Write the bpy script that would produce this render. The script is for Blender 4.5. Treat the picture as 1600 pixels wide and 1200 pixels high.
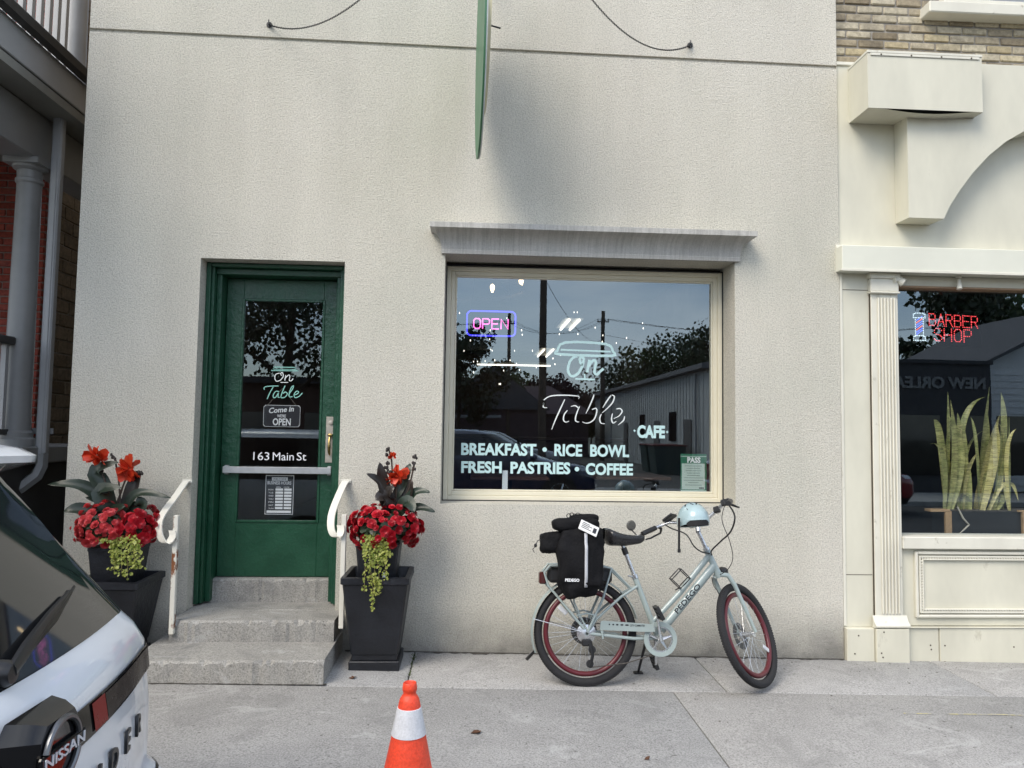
import bpy, bmesh, math, random
from math import sin, cos, pi, radians, atan2, sqrt, hypot
from mathutils import Vector, Matrix, Euler, noise

for o in list(bpy.data.objects): bpy.data.objects.remove(o)
SC = bpy.context.scene
COL = SC.collection

# ------------------------------------------------------------------ camera
F = 1155.0                       # focal length in pixels of the 1600x1200 photograph
UP = Vector((281, -18474, F)).normalized()
_q = F * 4.7e-5
RT = Vector((1, (281 + F * _q) / 18474, _q)).normalized()
FW = UP.cross(RT)
if FW.z < 0: FW = -FW
CAM = Vector((0, -5.4, 1.6116))
cam_data = bpy.data.cameras.new('camera')
cam_data.sensor_width = 36; cam_data.lens = F / 1600 * 36
cam_data.clip_start = 0.05; cam_data.clip_end = 2000
cam = bpy.data.objects.new('camera', cam_data); COL.objects.link(cam)
cam.matrix_world = Matrix(((RT.x, -RT.y, -RT.z, CAM.x), (FW.x, -FW.y, -FW.z, CAM.y),
                           (UP.x, -UP.y, -UP.z, CAM.z), (0, 0, 0, 1)))
SC.camera = cam

# ------------------------------------------------------------------ sky and sun
SUN_EL, SUN_AZ = radians(46), radians(221)     # azimuth clockwise from +Y (towards the wall); sun up, left and behind the viewer
W = bpy.data.worlds.new('World'); SC.world = W; W.use_nodes = True
nt = W.node_tree; nt.nodes.clear()
out = nt.nodes.new('ShaderNodeOutputWorld'); bg = nt.nodes.new('ShaderNodeBackground')
sky = nt.nodes.new('ShaderNodeTexSky'); sky.sky_type = 'NISHITA'; sky.sun_disc = False
sky.sun_elevation = SUN_EL; sky.sun_rotation = SUN_AZ
sky.dust_density = 1.2; sky.air_density = 1.0; sky.ozone_density = 2.5
tc = nt.nodes.new('ShaderNodeTexCoord'); mp = nt.nodes.new('ShaderNodeMapping'); mp.inputs['Scale'].default_value = (1, 1, 2.6)
nz = nt.nodes.new('ShaderNodeTexNoise'); nz.inputs['Scale'].default_value = 2.6; nz.inputs['Detail'].default_value = 7; nz.inputs['Roughness'].default_value = .55
cr = nt.nodes.new('ShaderNodeValToRGB'); cr.color_ramp.elements[0].position = .40; cr.color_ramp.elements[1].position = .72
cr.color_ramp.elements[0].color = (.12, .12, .12, 1); cr.color_ramp.elements[1].color = (.8, .8, .8, 1)
mx = nt.nodes.new('ShaderNodeMix'); mx.data_type = 'RGBA'
mx.inputs[7].default_value = (8.8, 9.1, 9.5, 1)          # thin high cloud
L = nt.links.new
L(tc.outputs['Generated'], mp.inputs[0]); L(mp.outputs[0], nz.inputs['Vector']); L(nz.outputs['Fac'], cr.inputs[0])
L(cr.outputs[0], mx.inputs[0]); L(sky.outputs[0], mx.inputs[6]); L(mx.outputs[2], bg.inputs[0]); L(bg.outputs[0], out.inputs[0])
bg.inputs[1].default_value = 0.13
sd = bpy.data.lights.new('sun', 'SUN'); sd.energy = 1.5; sd.angle = radians(32); sd.color = (1, .91, .77)
sun = bpy.data.objects.new('sun', sd); COL.objects.link(sun)
to_sun = Vector((sin(SUN_AZ) * cos(SUN_EL), cos(SUN_AZ) * cos(SUN_EL), sin(SUN_EL)))
sun.rotation_euler = to_sun.to_track_quat('Z', 'Y').to_euler(); sun.location = to_sun * 40

vs = SC.view_settings
vs.view_transform = 'Standard'; vs.look = 'None'; vs.gamma = 1; vs.use_curve_mapping = False
vs.exposure = 1.0
try: SC.cycles.max_bounces = 10; SC.cycles.transparent_max_bounces = 24; SC.cycles.caustics_reflective = False; SC.cycles.caustics_refractive = False
except Exception: pass

# ------------------------------------------------------------------ photograph pixel -> point on a known plane
def ray(px, py):
    c = Vector((px - 800, py - 600, F)); return Vector((c.dot(RT), c.dot(FW), c.dot(UP)))
def onY(px, py, Y=0.0):
    v = ray(px, py); return CAM + v * ((Y - CAM.y) / v.y)
def onX(px, py, X):
    v = ray(px, py); return CAM + v * ((X - CAM.x) / v.x)
def onZ(px, py, Z=0.0):
    v = ray(px, py); return CAM + v * ((Z - CAM.z) / v.z)
def gz(x, y):                                   # pavement height: falls gently to the right and to the kerb
    return -0.0187 * (max(-3.3, min(9, x)) - 1.157) + 0.012 * min(0, max(y, -2.75))

# ------------------------------------------------------------------ mesh builder
ORG = {}
class MB:
    def __init__(s): s.v = []; s.f = []; s.m = []
    def add(s, vs_, fs, mi=0, T=None):
        n = len(s.v)
        s.v += [(T @ Vector(p)) if T else Vector(p) for p in vs_]
        for f in fs: s.f.append([i + n for i in f]); s.m.append(mi)
        return s
    def box(s, x0, x1, y0, y1, z0, z1, mi=0, T=None, b=0.0):
        if b:
            cx, cy, cz = (x0+x1)/2, (y0+y1)/2, (z0+z1)/2
            hx, hy, hz = abs(x1-x0)/2, abs(y1-y0)/2, abs(z1-z0)/2
            b = min(b, hx*.95, hy*.95, hz*.95)
            V = []; I = {}
            for a in (-1, 1):
                for c in (-1, 1):
                    for d in (-1, 1):
                        I[a, c, d] = len(V)
                        V += [(cx+a*hx, cy+c*(hy-b), cz+d*(hz-b)), (cx+a*(hx-b), cy+c*hy, cz+d*(hz-b)), (cx+a*(hx-b), cy+c*(hy-b), cz+d*hz)]
            Fs = []
            for a in (-1, 1):
                Fs.append([I[a,-1,-1], I[a,1,-1], I[a,1,1], I[a,-1,1]])
                Fs.append([I[-1,a,-1]+1, I[1,a,-1]+1, I[1,a,1]+1, I[-1,a,1]+1])
                Fs.append([I[-1,-1,a]+2, I[1,-1,a]+2, I[1,1,a]+2, I[-1,1,a]+2])
                for c in (-1, 1):
                    Fs.append([I[a,c,-1], I[a,c,1], I[a,c,1]+1, I[a,c,-1]+1])
                    Fs.append([I[a,-1,c], I[a,1,c], I[a,1,c]+2, I[a,-1,c]+2])
                    Fs.append([I[-1,a,c]+1, I[1,a,c]+1, I[1,a,c]+2, I[-1,a,c]+2])
                    for d in (-1, 1): Fs.append([I[a,c,d], I[a,c,d]+1, I[a,c,d]+2])
            return s.add(V, Fs, mi, T)
        V = [(x, y, z) for x in (x0, x1) for y in (y0, y1) for z in (z0, z1)]
        return s.add(V, [[0,1,3,2],[4,6,7,5],[0,4,5,1],[2,3,7,6],[0,2,6,4],[1,5,7,3]], mi, T)
    def prism(s, poly, o, ux, uy, n, mi=0, T=None):       # polygon in the (ux,uy) plane swept along n
        o, ux, uy, n = map(Vector, (o, ux, uy, n)); k = len(poly)
        A = [o + ux*p[0] + uy*p[1] for p in poly]; B = [a + n for a in A]
        Fs = [list(range(k))[::-1], [k+i for i in range(k)]] + [[i, (i+1) % k, k+(i+1) % k, k+i] for i in range(k)]
        return s.add(A + B, Fs, mi, T)
    def tube(s, path, r, n=8, mi=0, cap=True, T=None, flat=None):
        P = [Vector(p) for p in path]; k = len(P)
        R = r if isinstance(r, (list, tuple)) else [r]*k
        t0 = (P[1]-P[0]).normalized(); a = t0.orthogonal().normalized()
        if flat is not None: a = Vector(flat) - t0*t0.dot(Vector(flat)); a.normalize()
        V = []; Fs = []
        for i in range(k):
            t = ((P[min(i+1,k-1)]-P[i]).normalized() + (P[i]-P[max(i-1,0)]).normalized())
            if t.length < 1e-9: t = P[min(i+1,k-1)]-P[i]
            t.normalize(); a = a - t*a.dot(t); a.normalize(); b = t.cross(a)
            ra, rb = R[i] if isinstance(R[i], (list, tuple)) else (R[i], R[i])
            for j in range(n):
                th = 2*pi*(j+.5)/n; V.append(P[i] + a*cos(th)*ra + b*sin(th)*rb)
        for i in range(k-1):
            for j in range(n): Fs.append([i*n+j, i*n+(j+1) % n, (i+1)*n+(j+1) % n, (i+1)*n+j])
        if cap: Fs += [list(range(n))[::-1], [(k-1)*n+j for j in range(n)]]
        return s.add(V, Fs, mi, T)
    def loop(s, path, r, n=8, mi=0, T=None):               # closed tube
        P = [Vector(p) for p in path]; k = len(P); V = []; Fs = []
        c = sum(P, Vector())/k
        for i in range(k):
            t = (P[(i+1) % k]-P[i-1]).normalized(); a = (P[i]-c); a = (a - t*a.dot(t)).normalized(); b = t.cross(a)
            ra, rb = r if isinstance(r, (list, tuple)) else (r, r)
            for j in range(n):
                th = 2*pi*j/n; V.append(P[i] + a*cos(th)*ra + b*sin(th)*rb)
        for i in range(k):
            for j in range(n): Fs.append([i*n+j, i*n+(j+1) % n, ((i+1) % k)*n+(j+1) % n, ((i+1) % k)*n+j])
        return s.add(V, Fs, mi, T)
    def lathe(s, prof, n=24, c=(0,0,0), axis='Z', mi=0, T=None, close=False):
        V = []; Fs = []; c = Vector(c); k = len(prof)
        for r_, z in prof:
            for j in range(n):
                a = 2*pi*j/n; x, y = r_*cos(a), r_*sin(a)
                V.append(c + Vector((x,y,z) if axis == 'Z' else ((x,z,y) if axis == 'Y' else (z,x,y))))
        for i in range(k if close else k-1):
            for j in range(n): Fs.append([i*n+j, i*n+(j+1) % n, ((i+1) % k)*n+(j+1) % n, ((i+1) % k)*n+j])
        if not close:
            if prof[0][0] > 1e-6: Fs.append(list(range(n))[::-1])
            if prof[-1][0] > 1e-6: Fs.append([(k-1)*n+j for j in range(n)])
        return s.add(V, Fs, mi, T)
    def grid(s, fn, nu, nv, mi=0, T=None, cu=False):
        V = [fn(i/nu, j/nv) for i in range(nu+(0 if cu else 1)) for j in range(nv+1)]; Fs = []; m = nv+1; ku = nu if cu else nu+1
        for i in range(nu):
            for j in range(nv): Fs.append([i*m+j, ((i+1) % ku)*m+j, ((i+1) % ku)*m+j+1, i*m+j+1])
        return s.add(V, Fs, mi, T)
    def ell(s, c, r, nu=16, nv=10, mi=0, T=None):
        c = Vector(c); r = (r,r,r) if not isinstance(r, (tuple, list)) else r
        prof = [(sin(pi*i/nv), -cos(pi*i/nv)) for i in range(nv+1)]
        V = []; Fs = []
        for a, z in prof:
            for j in range(nu): V.append(c + Vector((a*cos(2*pi*j/nu)*r[0], a*sin(2*pi*j/nu)*r[1], z*r[2])))
        for i in range(nv):
            for j in range(nu): Fs.append([i*nu+j, i*nu+(j+1) % nu, (i+1)*nu+(j+1) % nu, (i+1)*nu+j])
        return s.add(V, Fs, mi, T)
    def mesh(s, name, mats, origin=Vector(), smooth=35, recalc=True, weld=True):
        me = bpy.data.meshes.new(name)
        me.from_pydata([tuple(p-origin) for p in s.v], [], s.f)
        for m in (mats if isinstance(mats, (list, tuple)) else [mats]): me.materials.append(m)
        if len(set(s.m)) > 1: me.polygons.foreach_set('material_index', s.m)
        if recalc or weld:
            bm = bmesh.new(); bm.from_mesh(me)
            if weld: bmesh.ops.remove_doubles(bm, verts=bm.verts, dist=1e-5)
            if recalc: bmesh.ops.recalc_face_normals(bm, faces=bm.faces)
            bm.to_mesh(me); bm.free()
        if smooth:
            me.polygons.foreach_set('use_smooth', [True]*len(me.polygons))
            if smooth < 180: me.set_sharp_from_angle(angle=radians(smooth))
        return me
    def build(s, name, mats, parent=None, smooth=35, recalc=True, weld=True, kind=None, label=None, cat=None, group=None, origin=None):
        if parent is not None: og = ORG[parent.name]
        elif origin is not None: og = Vector(origin)
        else:
            xs = [p.x for p in s.v]; ys = [p.y for p in s.v]
            og = Vector(((min(xs)+max(xs))/2, (min(ys)+max(ys))/2, min(p.z for p in s.v)))
        return place(name, s.mesh(name, mats, og, smooth, recalc, weld), None if parent is not None else og, parent, kind, label, cat, group)

def place(name, me, loc=None, parent=None, kind=None, label=None, cat=None, group=None):
    o = bpy.data.objects.new(name, me); COL.objects.link(o)
    if parent is not None:
        o.parent = parent; ORG[o.name] = ORG[parent.name]
        if loc is not None: o.location = Vector(loc) - ORG[parent.name]
    else:
        o.location = loc; ORG[o.name] = Vector(loc)
    return tag(o, label, cat, group, kind)
def tag(o, label=None, cat=None, group=None, kind=None):
    if label: o['label'] = label
    if cat: o['category'] = cat
    if group: o['group'] = group
    if kind: o['kind'] = kind
    return o
def empty(name, loc, label, cat, group=None):
    o = bpy.data.objects.new(name, None); COL.objects.link(o); o.location = loc; o.empty_display_size = .1
    ORG[o.name] = Vector(loc); return tag(o, label, cat, group)
def part(name, mat, parent, *boxes, b=0.0, smooth=35, label=None):
    m = MB()
    for q in boxes: m.box(*q, b=b)
    return m.build(name, mat, parent, smooth, label=label)

def text_mesh(body, size, mat, align='LEFT', ext=.0008, off=0.0, shear=0.0, sx=1.0, spacing=1.0, T=None, name='lettering', width=None):
    cu = bpy.data.curves.new('t', 'FONT'); cu.body = body; cu.size = size; cu.extrude = ext; cu.offset = off
    cu.shear = shear; cu.space_character = spacing; cu.align_x = align; cu.resolution_u = 3
    ob = bpy.data.objects.new('t', cu); COL.objects.link(ob)
    dg = bpy.context.evaluated_depsgraph_get(); dg.update()
    me = bpy.data.meshes.new_from_object(ob.evaluated_get(dg)); bpy.data.objects.remove(ob); bpy.data.curves.remove(cu)
    if width and len(me.vertices):
        xs = [v.co.x for v in me.vertices]; sx = width/(max(xs)-min(xs))
        x0 = min(xs) if align == 'LEFT' else (min(xs)+max(xs))/2 if align == 'CENTER' else max(xs)
        me.transform(Matrix.Diagonal((sx, 1, 1, 1)) @ Matrix.Translation((-x0, 0, 0)))
    elif sx != 1: me.transform(Matrix.Diagonal((sx, 1, 1, 1)))
    if T is not None: me.transform(T)
    me.materials.clear(); me.materials.append(mat); me.name = name
    return me
def FACE(loc, roll=0.0): return Matrix.Translation(loc) @ Matrix.Rotation(pi/2, 4, 'X') @ Matrix.Rotation(roll, 4, 'Z')   # text that faces the street
def wall_text(body, px, py, Y, h, mat, parent, width=None, name='lettering', roll=0.0, label=None, **k):
    """text whose baseline starts at photo pixel (px,py) on plane Y; h is the cap height in metres"""
    p = onY(px, py, Y); me = text_mesh(body, h/.70, mat, T=None, width=width, name=name, **k)
    me.transform(FACE(p - ORG[parent.name], roll))
    return place(name, me, None, parent, label=label)

# ------------------------------------------------------------------ materials
def rgb(c): return (c[0], c[1], c[2], 1)
def nodes(name):
    m = bpy.data.materials.new(name); m.use_nodes = True; t = m.node_tree
    return m, t, t.nodes['Principled BSDF']
def ramp(t, fac, stops):
    r_ = t.nodes.new('ShaderNodeValToRGB'); el = r_.color_ramp.elements
    while len(el) < len(stops): el.new(.5)
    for e, (p, c) in zip(el, stops): e.position = p; e.color = rgb(c) if not isinstance(c, (int, float)) else (c, c, c, 1)
    t.links.new(fac, r_.inputs[0]); return r_.outputs[0]
def noise_n(t, scale, detail=4, rough=.55, vec=None, dist=0.0):
    n = t.nodes.new('ShaderNodeTexNoise'); n.inputs['Scale'].default_value = scale; n.inputs['Detail'].default_value = detail
    n.inputs['Roughness'].default_value = rough; n.inputs['Distortion'].default_value = dist
    if vec is None: vec = coord(t)
    t.links.new(vec, n.inputs['Vector']); return n.outputs['Fac']
def banded_leaf(name, c1, c2):
    m = leaf_mat(name, c1, c2, .4, .15, .35, 14); t = m.node_tree; b = t.nodes['Principled BSDF']; src = b.inputs['Base Color'].links[0].from_socket
    n = noise_n(t, 1.0, 4, .7, coord(t, (14, 14, 95)), .6)
    col = mixc(t, 1.0, src, ramp(t, n, [(.42, .45), (.56, 1.0)]), 'MULTIPLY'); t.links.new(col, b.inputs['Base Color'])
    return m
def coord(t, scale=None, world=False):
    if world:
        g = t.nodes.new('ShaderNodeNewGeometry'); v = g.outputs['Position']
    else:
        c = t.nodes.get('TC') or t.nodes.new('ShaderNodeTexCoord'); c.name = 'TC'; v = c.outputs['Object']
    if scale:
        p = t.nodes.new('ShaderNodeMapping'); p.inputs['Scale'].default_value = scale; t.links.new(v, p.inputs[0]); v = p.outputs[0]
    return v
def mixc(t, fac, a, b, mode='MIX'):
    m = t.nodes.new('ShaderNodeMix'); m.data_type = 'RGBA'; m.blend_type = mode
    for sock, val in ((0, fac), (6, a), (7, b)):
        if hasattr(val, 'default_value') or hasattr(val, 'links'): t.links.new(val, m.inputs[sock])
        elif isinstance(val, (int, float)): m.inputs[sock].default_value = val
        else: m.inputs[sock].default_value = rgb(val)
    return m.outputs[2]
def bump(t, b, h, strength=.3, dist=.01):
    n = t.nodes.new('ShaderNodeBump'); n.inputs['Strength'].default_value = strength; n.inputs['Distance'].default_value = dist
    t.links.new(h, n.inputs['Height'])
    prev = b.inputs['Normal'].links[0].from_socket if b.inputs['Normal'].links else None
    if prev: t.links.new(prev, n.inputs['Normal'])
    t.links.new(n.outputs[0], b.inputs['Normal'])
def S(c, k): return tuple(min(1, max(0, x*k)) for x in c)
def mat(name, c, rough=.6, var=.12, vs_=6, bmp=0.0, bs=120, metal=0.0, coat=0.0, spec=.5, rnd=0.0, world=False, sheen=0.0, fine=0.0):
    m, t, b = nodes(name)
    f = noise_n(t, vs_, 5, .6, coord(t, world=world))
    col = ramp(t, f, [(.3, S(c, 1-var)), (.7, S(c, 1+var))])
    if fine:
        f2 = noise_n(t, vs_*14, 3, .6, coord(t, world=world)); col = mixc(t, 1.0, col, ramp(t, f2, [(.35, 1-fine), (.65, 1.0)]), 'MULTIPLY')
    if rnd:
        oi = t.nodes.new('ShaderNodeObjectInfo'); col = mixc(t, 1.0, col, ramp(t, oi.outputs['Random'], [(0, 1-rnd), (1, 1.0)]), 'MULTIPLY')
    t.links.new(col, b.inputs['Base Color'])
    rr = ramp(t, f, [(.3, max(0, rough-.06)), (.7, min(1, rough+.06))]); t.links.new(rr, b.inputs['Roughness'])
    b.inputs['Metallic'].default_value = metal; b.inputs['Coat Weight'].default_value = coat
    b.inputs['Specular IOR Level'].default_value = spec
    if sheen: b.inputs['Sheen Weight'].default_value = sheen
    if bmp: bump(t, b, noise_n(t, bs, 4, .6, coord(t, world=world)), bmp, .6/bs)
    return m
def emit(name, c, s):
    m, t, b = nodes(name); b.inputs['Base Color'].default_value = rgb(S(c, .5)); b.inputs['Emission Color'].default_value = rgb(c); b.inputs['Emission Strength'].default_value = s
    return m
def glass(name, ior=2.4, tint=(.95, .96, .96)):
    m = bpy.data.materials.new(name); m.use_nodes = True; t = m.node_tree; t.nodes.clear()
    o = t.nodes.new('ShaderNodeOutputMaterial'); a = t.nodes.new('ShaderNodeBsdfTransparent'); g = t.nodes.new('ShaderNodeBsdfGlossy')
    lw = t.nodes.new('ShaderNodeLayerWeight'); lw.inputs[0].default_value = .5; pw_ = t.nodes.new('ShaderNodeMath'); pw_.operation = 'POWER'; pw_.inputs[1].default_value = 5
    fr = t.nodes.new('ShaderNodeMath'); fr.operation = 'MULTIPLY_ADD'; x = t.nodes.new('ShaderNodeMixShader')
    f0 = ((ior-1)/(ior+1))**2; t.links.new(lw.outputs['Facing'], pw_.inputs[0]); t.links.new(pw_.outputs[0], fr.inputs[0]); fr.inputs[1].default_value = 1-f0; fr.inputs[2].default_value = f0; a.inputs[0].default_value = rgb(tint); g.inputs['Roughness'].default_value = .0; g.inputs['Color'].default_value = (.80, .93, 1, 1)
    n = t.nodes.new('ShaderNodeTexNoise'); n.inputs['Scale'].default_value = 1.3; n.inputs['Detail'].default_value = 1
    g2 = t.nodes.new('ShaderNodeNewGeometry'); t.links.new(g2.outputs['Position'], n.inputs['Vector'])
    bp = t.nodes.new('ShaderNodeBump'); bp.inputs['Strength'].default_value = .02; bp.inputs['Distance'].default_value = .02
    t.links.new(n.outputs['Fac'], bp.inputs['Height']); t.links.new(bp.outputs[0], g.inputs['Normal'])
    t.links.new(fr.outputs[0], x.inputs[0]); t.links.new(a.outputs[0], x.inputs[1]); t.links.new(g.outputs[0], x.inputs[2]); t.links.new(x.outputs[0], o.inputs[0])
    return m
def clear(name, tint):
    m = bpy.data.materials.new(name); m.use_nodes = True; t = m.node_tree; t.nodes.clear()
    o = t.nodes.new('ShaderNodeOutputMaterial'); a = t.nodes.new('ShaderNodeBsdfTransparent'); a.inputs[0].default_value = rgb(tint)
    t.links.new(a.outputs[0], o.inputs[0]); return m

def stucco_mat():
    m, t, b = nodes('stucco'); P = coord(t, world=True)
    big = noise_n(t, .55, 5, .6, P)
    col = ramp(t, big, [(.3, (.59, .577, .495)), (.5, (.64, .612, .53)), (.72, (.675, .643, .567))])
    streak = noise_n(t, 1.0, 5, .6, coord(t, (2.2, 2.2, .35), True))
    col = mixc(t, 1.0, col, ramp(t, streak, [(.28, .89), (.62, 1.0)]), 'MULTIPLY')
    pit = noise_n(t, 95, 4, .7, P)
    col = mixc(t, 1.0, col, ramp(t, pit, [(.33, .67), (.56, 1.04)]), 'MULTIPLY')
    sx = t.nodes.new('ShaderNodeSeparateXYZ'); t.links.new(P, sx.inputs[0])
    mr = t.nodes.new('ShaderNodeMapRange'); mr.inputs[1].default_value = .0; mr.inputs[2].default_value = .42; mr.inputs[3].default_value = 1.0; mr.inputs[4].default_value = 0.0
    t.links.new(sx.outputs[2], mr.inputs[0])
    spl = noise_n(t, 3.2, 6, .65, P); ma = t.nodes.new('ShaderNodeMath'); ma.operation = 'MULTIPLY'
    t.links.new(spl, ma.inputs[0]); t.links.new(mr.outputs[0], ma.inputs[1])
    dirt = ramp(t, ma.outputs[0], [(.07, 0.0), (.55, .85)])
    col = mixc(t, dirt, col, (.17, .165, .15))           # splash dirt off the pavement
    t.links.new(col, b.inputs['Base Color']); b.inputs['Roughness'].default_value = .92; b.inputs['Specular IOR Level'].default_value = .2
    bump(t, b, pit, 1.0, .010); bump(t, b, noise_n(t, 28, 3, .6, P), .35, .01)
    return m
def concrete_mat(name, c, dark=(.16, .16, .155), crack=True, stain=.5):
    m, t, b = nodes(name); P = coord(t, world=True)
    col = ramp(t, noise_n(t, 1.1, 6, .65, P), [(.25, S(c, .80)), (.5, c), (.75, S(c, 1.12))])
    sp = noise_n(t, 105, 4, .75, P); col = mixc(t, 1.0, col, ramp(t, sp, [(.36, .58), (.5, 1.0), (.66, 1.25)]), 'MULTIPLY')
    st = noise_n(t, 2.3, 7, .7, P, .6); col = mixc(t, ramp(t, st, [(.52, 0.0), (.72, stain)]), col, dark)
    wh = noise_n(t, 1.6, 8, .75, coord(t, (1, 1.7, 1), True), 1.4); col = mixc(t, ramp(t, wh, [(.58, 0.0), (.66, .38), (.74, .05)]), col, (.55, .55, .54))
    if crack:
        sc_ = noise_n(t, 7, 8, .8, coord(t, (2.6, .8, 1), True), 2.0); col = mixc(t, ramp(t, sc_, [(.675, 0.0), (.70, .5)]), col, (.62, .62, .61))
        dk = noise_n(t, 34, 2, .5, P); col = mixc(t, ramp(t, dk, [(.705, 0.0), (.73, .65)]), col, (.07, .065, .06))
    t.links.new(col, b.inputs['Base Color']); b.inputs['Roughness'].default_value = .9; b.inputs['Specular IOR Level'].default_value = .25
    bump(t, b, sp, .9, .005); bump(t, b, noise_n(t, 14, 5, .7, P), .35, .008)
    return m
def brick_mat(name, stops, bs=60, soot=.5):
    m, t, b = nodes(name); oi = t.nodes.new('ShaderNodeObjectInfo')
    col = ramp(t, oi.outputs['Random'], stops)
    n = noise_n(t, 26, 6, .7, coord(t, world=True)); col = mixc(t, 1.0, col, ramp(t, n, [(.3, .62), (.6, 1.05)]), 'MULTIPLY')
    n2 = noise_n(t, 4, 6, .7, coord(t, world=True)); col = mixc(t, ramp(t, n2, [(.52, 0.0), (.68, soot)]), col, (.09, .08, .07))
    t.links.new(col, b.inputs['Base Color']); b.inputs['Roughness'].default_value = .93; b.inputs['Specular IOR Level'].default_value = .2
    bump(t, b, noise_n(t, bs, 5, .7, coord(t, world=True)), .7, .006)
    return m
def worn_paint(name, c, rust=(.20, .075, .03), lo=.60, hi=.66, rough=.45, scale=9, zscale=.6):
    m, t, b = nodes(name); P = coord(t, (1, 1, zscale), True)
    n = noise_n(t, scale, 6, .65, P)
    base = ramp(t, noise_n(t, 3, 4, .6, P), [(.3, S(c, .88)), (.7, S(c, 1.06))])
    k = ramp(t, n, [(lo, 0.0), (hi, 1.0)])
    rc = ramp(t, noise_n(t, 60, 4, .6, P), [(.3, S(rust, .6)), (.7, S(rust, 1.3))])
    t.links.new(mixc(t, k, base, rc), b.inputs['Base Color']); t.links.new(ramp(t, k, [(0, rough), (1, .95)]), b.inputs['Roughness'])
    inv = t.nodes.new('ShaderNodeMath'); inv.operation = 'SUBTRACT'; inv.inputs[0].default_value = 1; t.links.new(k, inv.inputs[1]); bump(t, b, inv.outputs[0], .5, .002)
    return m
def cornice_mat():
    m, t, b = nodes('weathered_cornice'); P = coord(t, world=True)
    col = ramp(t, noise_n(t, 2.0, 5, .6, P), [(.3, (.46, .45, .42)), (.7, (.56, .55, .515))])
    st = noise_n(t, 40, 6, .75, coord(t, (1, .05, .06), True)); col = mixc(t, ramp(t, st, [(.42, 0.0), (.72, .55)]), col, (.20, .19, .175))
    n = noise_n(t, 90, 4, .6, P); col = mixc(t, 1.0, col, ramp(t, n, [(.3, .85), (.6, 1.0)]), 'MULTIPLY')
    t.links.new(col, b.inputs['Base Color']); b.inputs['Roughness'].default_value = .93; bump(t, b, n, .6, .005)
    return m
def leaf_mat(name, c1, c2, rough=.45, trans=.25, rnd=.35, scale=18):
    m, t, b = nodes(name)
    col = ramp(t, noise_n(t, scale, 3, .6), [(.35, c1), (.65, c2)])
    oi = t.nodes.new('ShaderNodeObjectInfo'); col = mixc(t, 1.0, col, ramp(t, oi.outputs['Random'], [(0, 1-rnd), (1, 1.0)]), 'MULTIPLY')
    t.links.new(col, b.inputs['Base Color']); b.inputs['Roughness'].default_value = rough
    tr = t.nodes.new('ShaderNodeBsdfTranslucent'); t.links.new(col, tr.inputs[0]); x = t.nodes.new('ShaderNodeMixShader'); x.inputs[0].default_value = trans
    o = t.nodes['Material Output']; t.links.new(b.outputs[0], x.inputs[1]); t.links.new(tr.outputs[0], x.inputs[2]); t.links.new(x.outputs[0], o.inputs[0])
    return m

STUCCO = stucco_mat()
CONC = concrete_mat('pavement_concrete', (.345, .34, .33))
STEPC = concrete_mat('step_concrete', (.34, .33, .305), stain=.85)
JOINT = mat('joint_dirt', (.055, .05, .042), .95, .4, 30)
MOSS = mat('moss', (.05, .065, .02), .95, .5, 60)
ASPH = mat('asphalt', (.055, .055, .055), .9, .25, 4, .6, 160, world=True, fine=.4)
CORN = cornice_mat()
FRAME = mat('window_frame_vinyl', (.66, .62, .49), .42, .05, 3, .05, 60)
GASKET = mat('gasket', (.02, .02, .02), .6)
GREEN = mat('green_door_paint', (.011, .066, .034), .34, .18, 5, .25, 22, world=True, fine=.15)
WGLASS = glass('window_glass'); GIN = clear('glass_inner', (.97, .98, .98)); GEDGE = mat('glass_edge', (.05, .09, .08), .2)
DGLASS = glass('door_glass', 2.0, (.93, .94, .94))
MINT = mat('mint_vinyl', (.48, .67, .66), .5, .04)
MINTLINE = mat('mint_line_vinyl', (.74, .78, .76), .5, .04)
MINTDOOR = mat('teal_line_vinyl', (.25, .55, .47), .5, .04)
WHITEV = mat('white_vinyl', (.78, .79, .80), .5, .03)
BLACKV = mat('black_print', (.012, .013, .018), .4, .1)
ALU = mat('brushed_aluminium', (.55, .56, .57), .38, .06, 40, metal=.8)
NICKEL = mat('old_nickel', (.46, .42, .36), .45, .2, 14, metal=.7)
BRASS = mat('worn_brass', (.36, .26, .10), .3, .2, 20, metal=1)
RAILW = worn_paint('rusty_white_paint', (.68, .66, .58), lo=.57, hi=.62)
RAILC = worn_paint('white_rail_paint', (.70, .68, .60), lo=.68, hi=.71)
POT = mat('black_resin_pot', (.010, .0115, .016), .42, .35, 5, .25, 30, fine=.25, world=True)
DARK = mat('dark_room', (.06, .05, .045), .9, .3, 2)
# ================================================================== GROUND
g = MB(); g.grid(lambda u, v: Vector((-400+800*u, -500+800*v, -.33)), 8, 8)
g.build('ground', mat('ground_soil', (.10, .10, .075), .95, .3, .6, world=True), origin=(0, 0, -.33), kind='structure')
r = MB(); r.box(-120, 120, -13.2, -2.58, -.30, -.2)
r.build('road', ASPH, kind='structure')
lot = MB(); lot.box(-14, 9.4, -52, -16.2, -.326, -.19)
lot.build('parking_lot', mat('lot_asphalt', (.085, .083, .08), .9, .25, 1.2, world=True, fine=.3), kind='structure')
fs = MB(); fs.box(-120, 120, -16.2, -13.2, -.32, -.07, b=.02)
fs.build('far_pavement', CONC, kind='structure')
sub = MB(); P4 = [(-3.3, .4), (9, .4), (9, -2.47), (-3.3, -2.47)]
sub.add([Vector((x, y, gz(x, y)-.016)) for x, y in P4] + [Vector((x, y, -.5)) for x, y in P4], [[0,1,2,3],[7,6,5,4],[0,4,5,1],[1,5,6,2],[2,6,7,3],[3,7,4,0]])
subo = sub.build('pavement_bed', JOINT, kind='structure')
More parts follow.
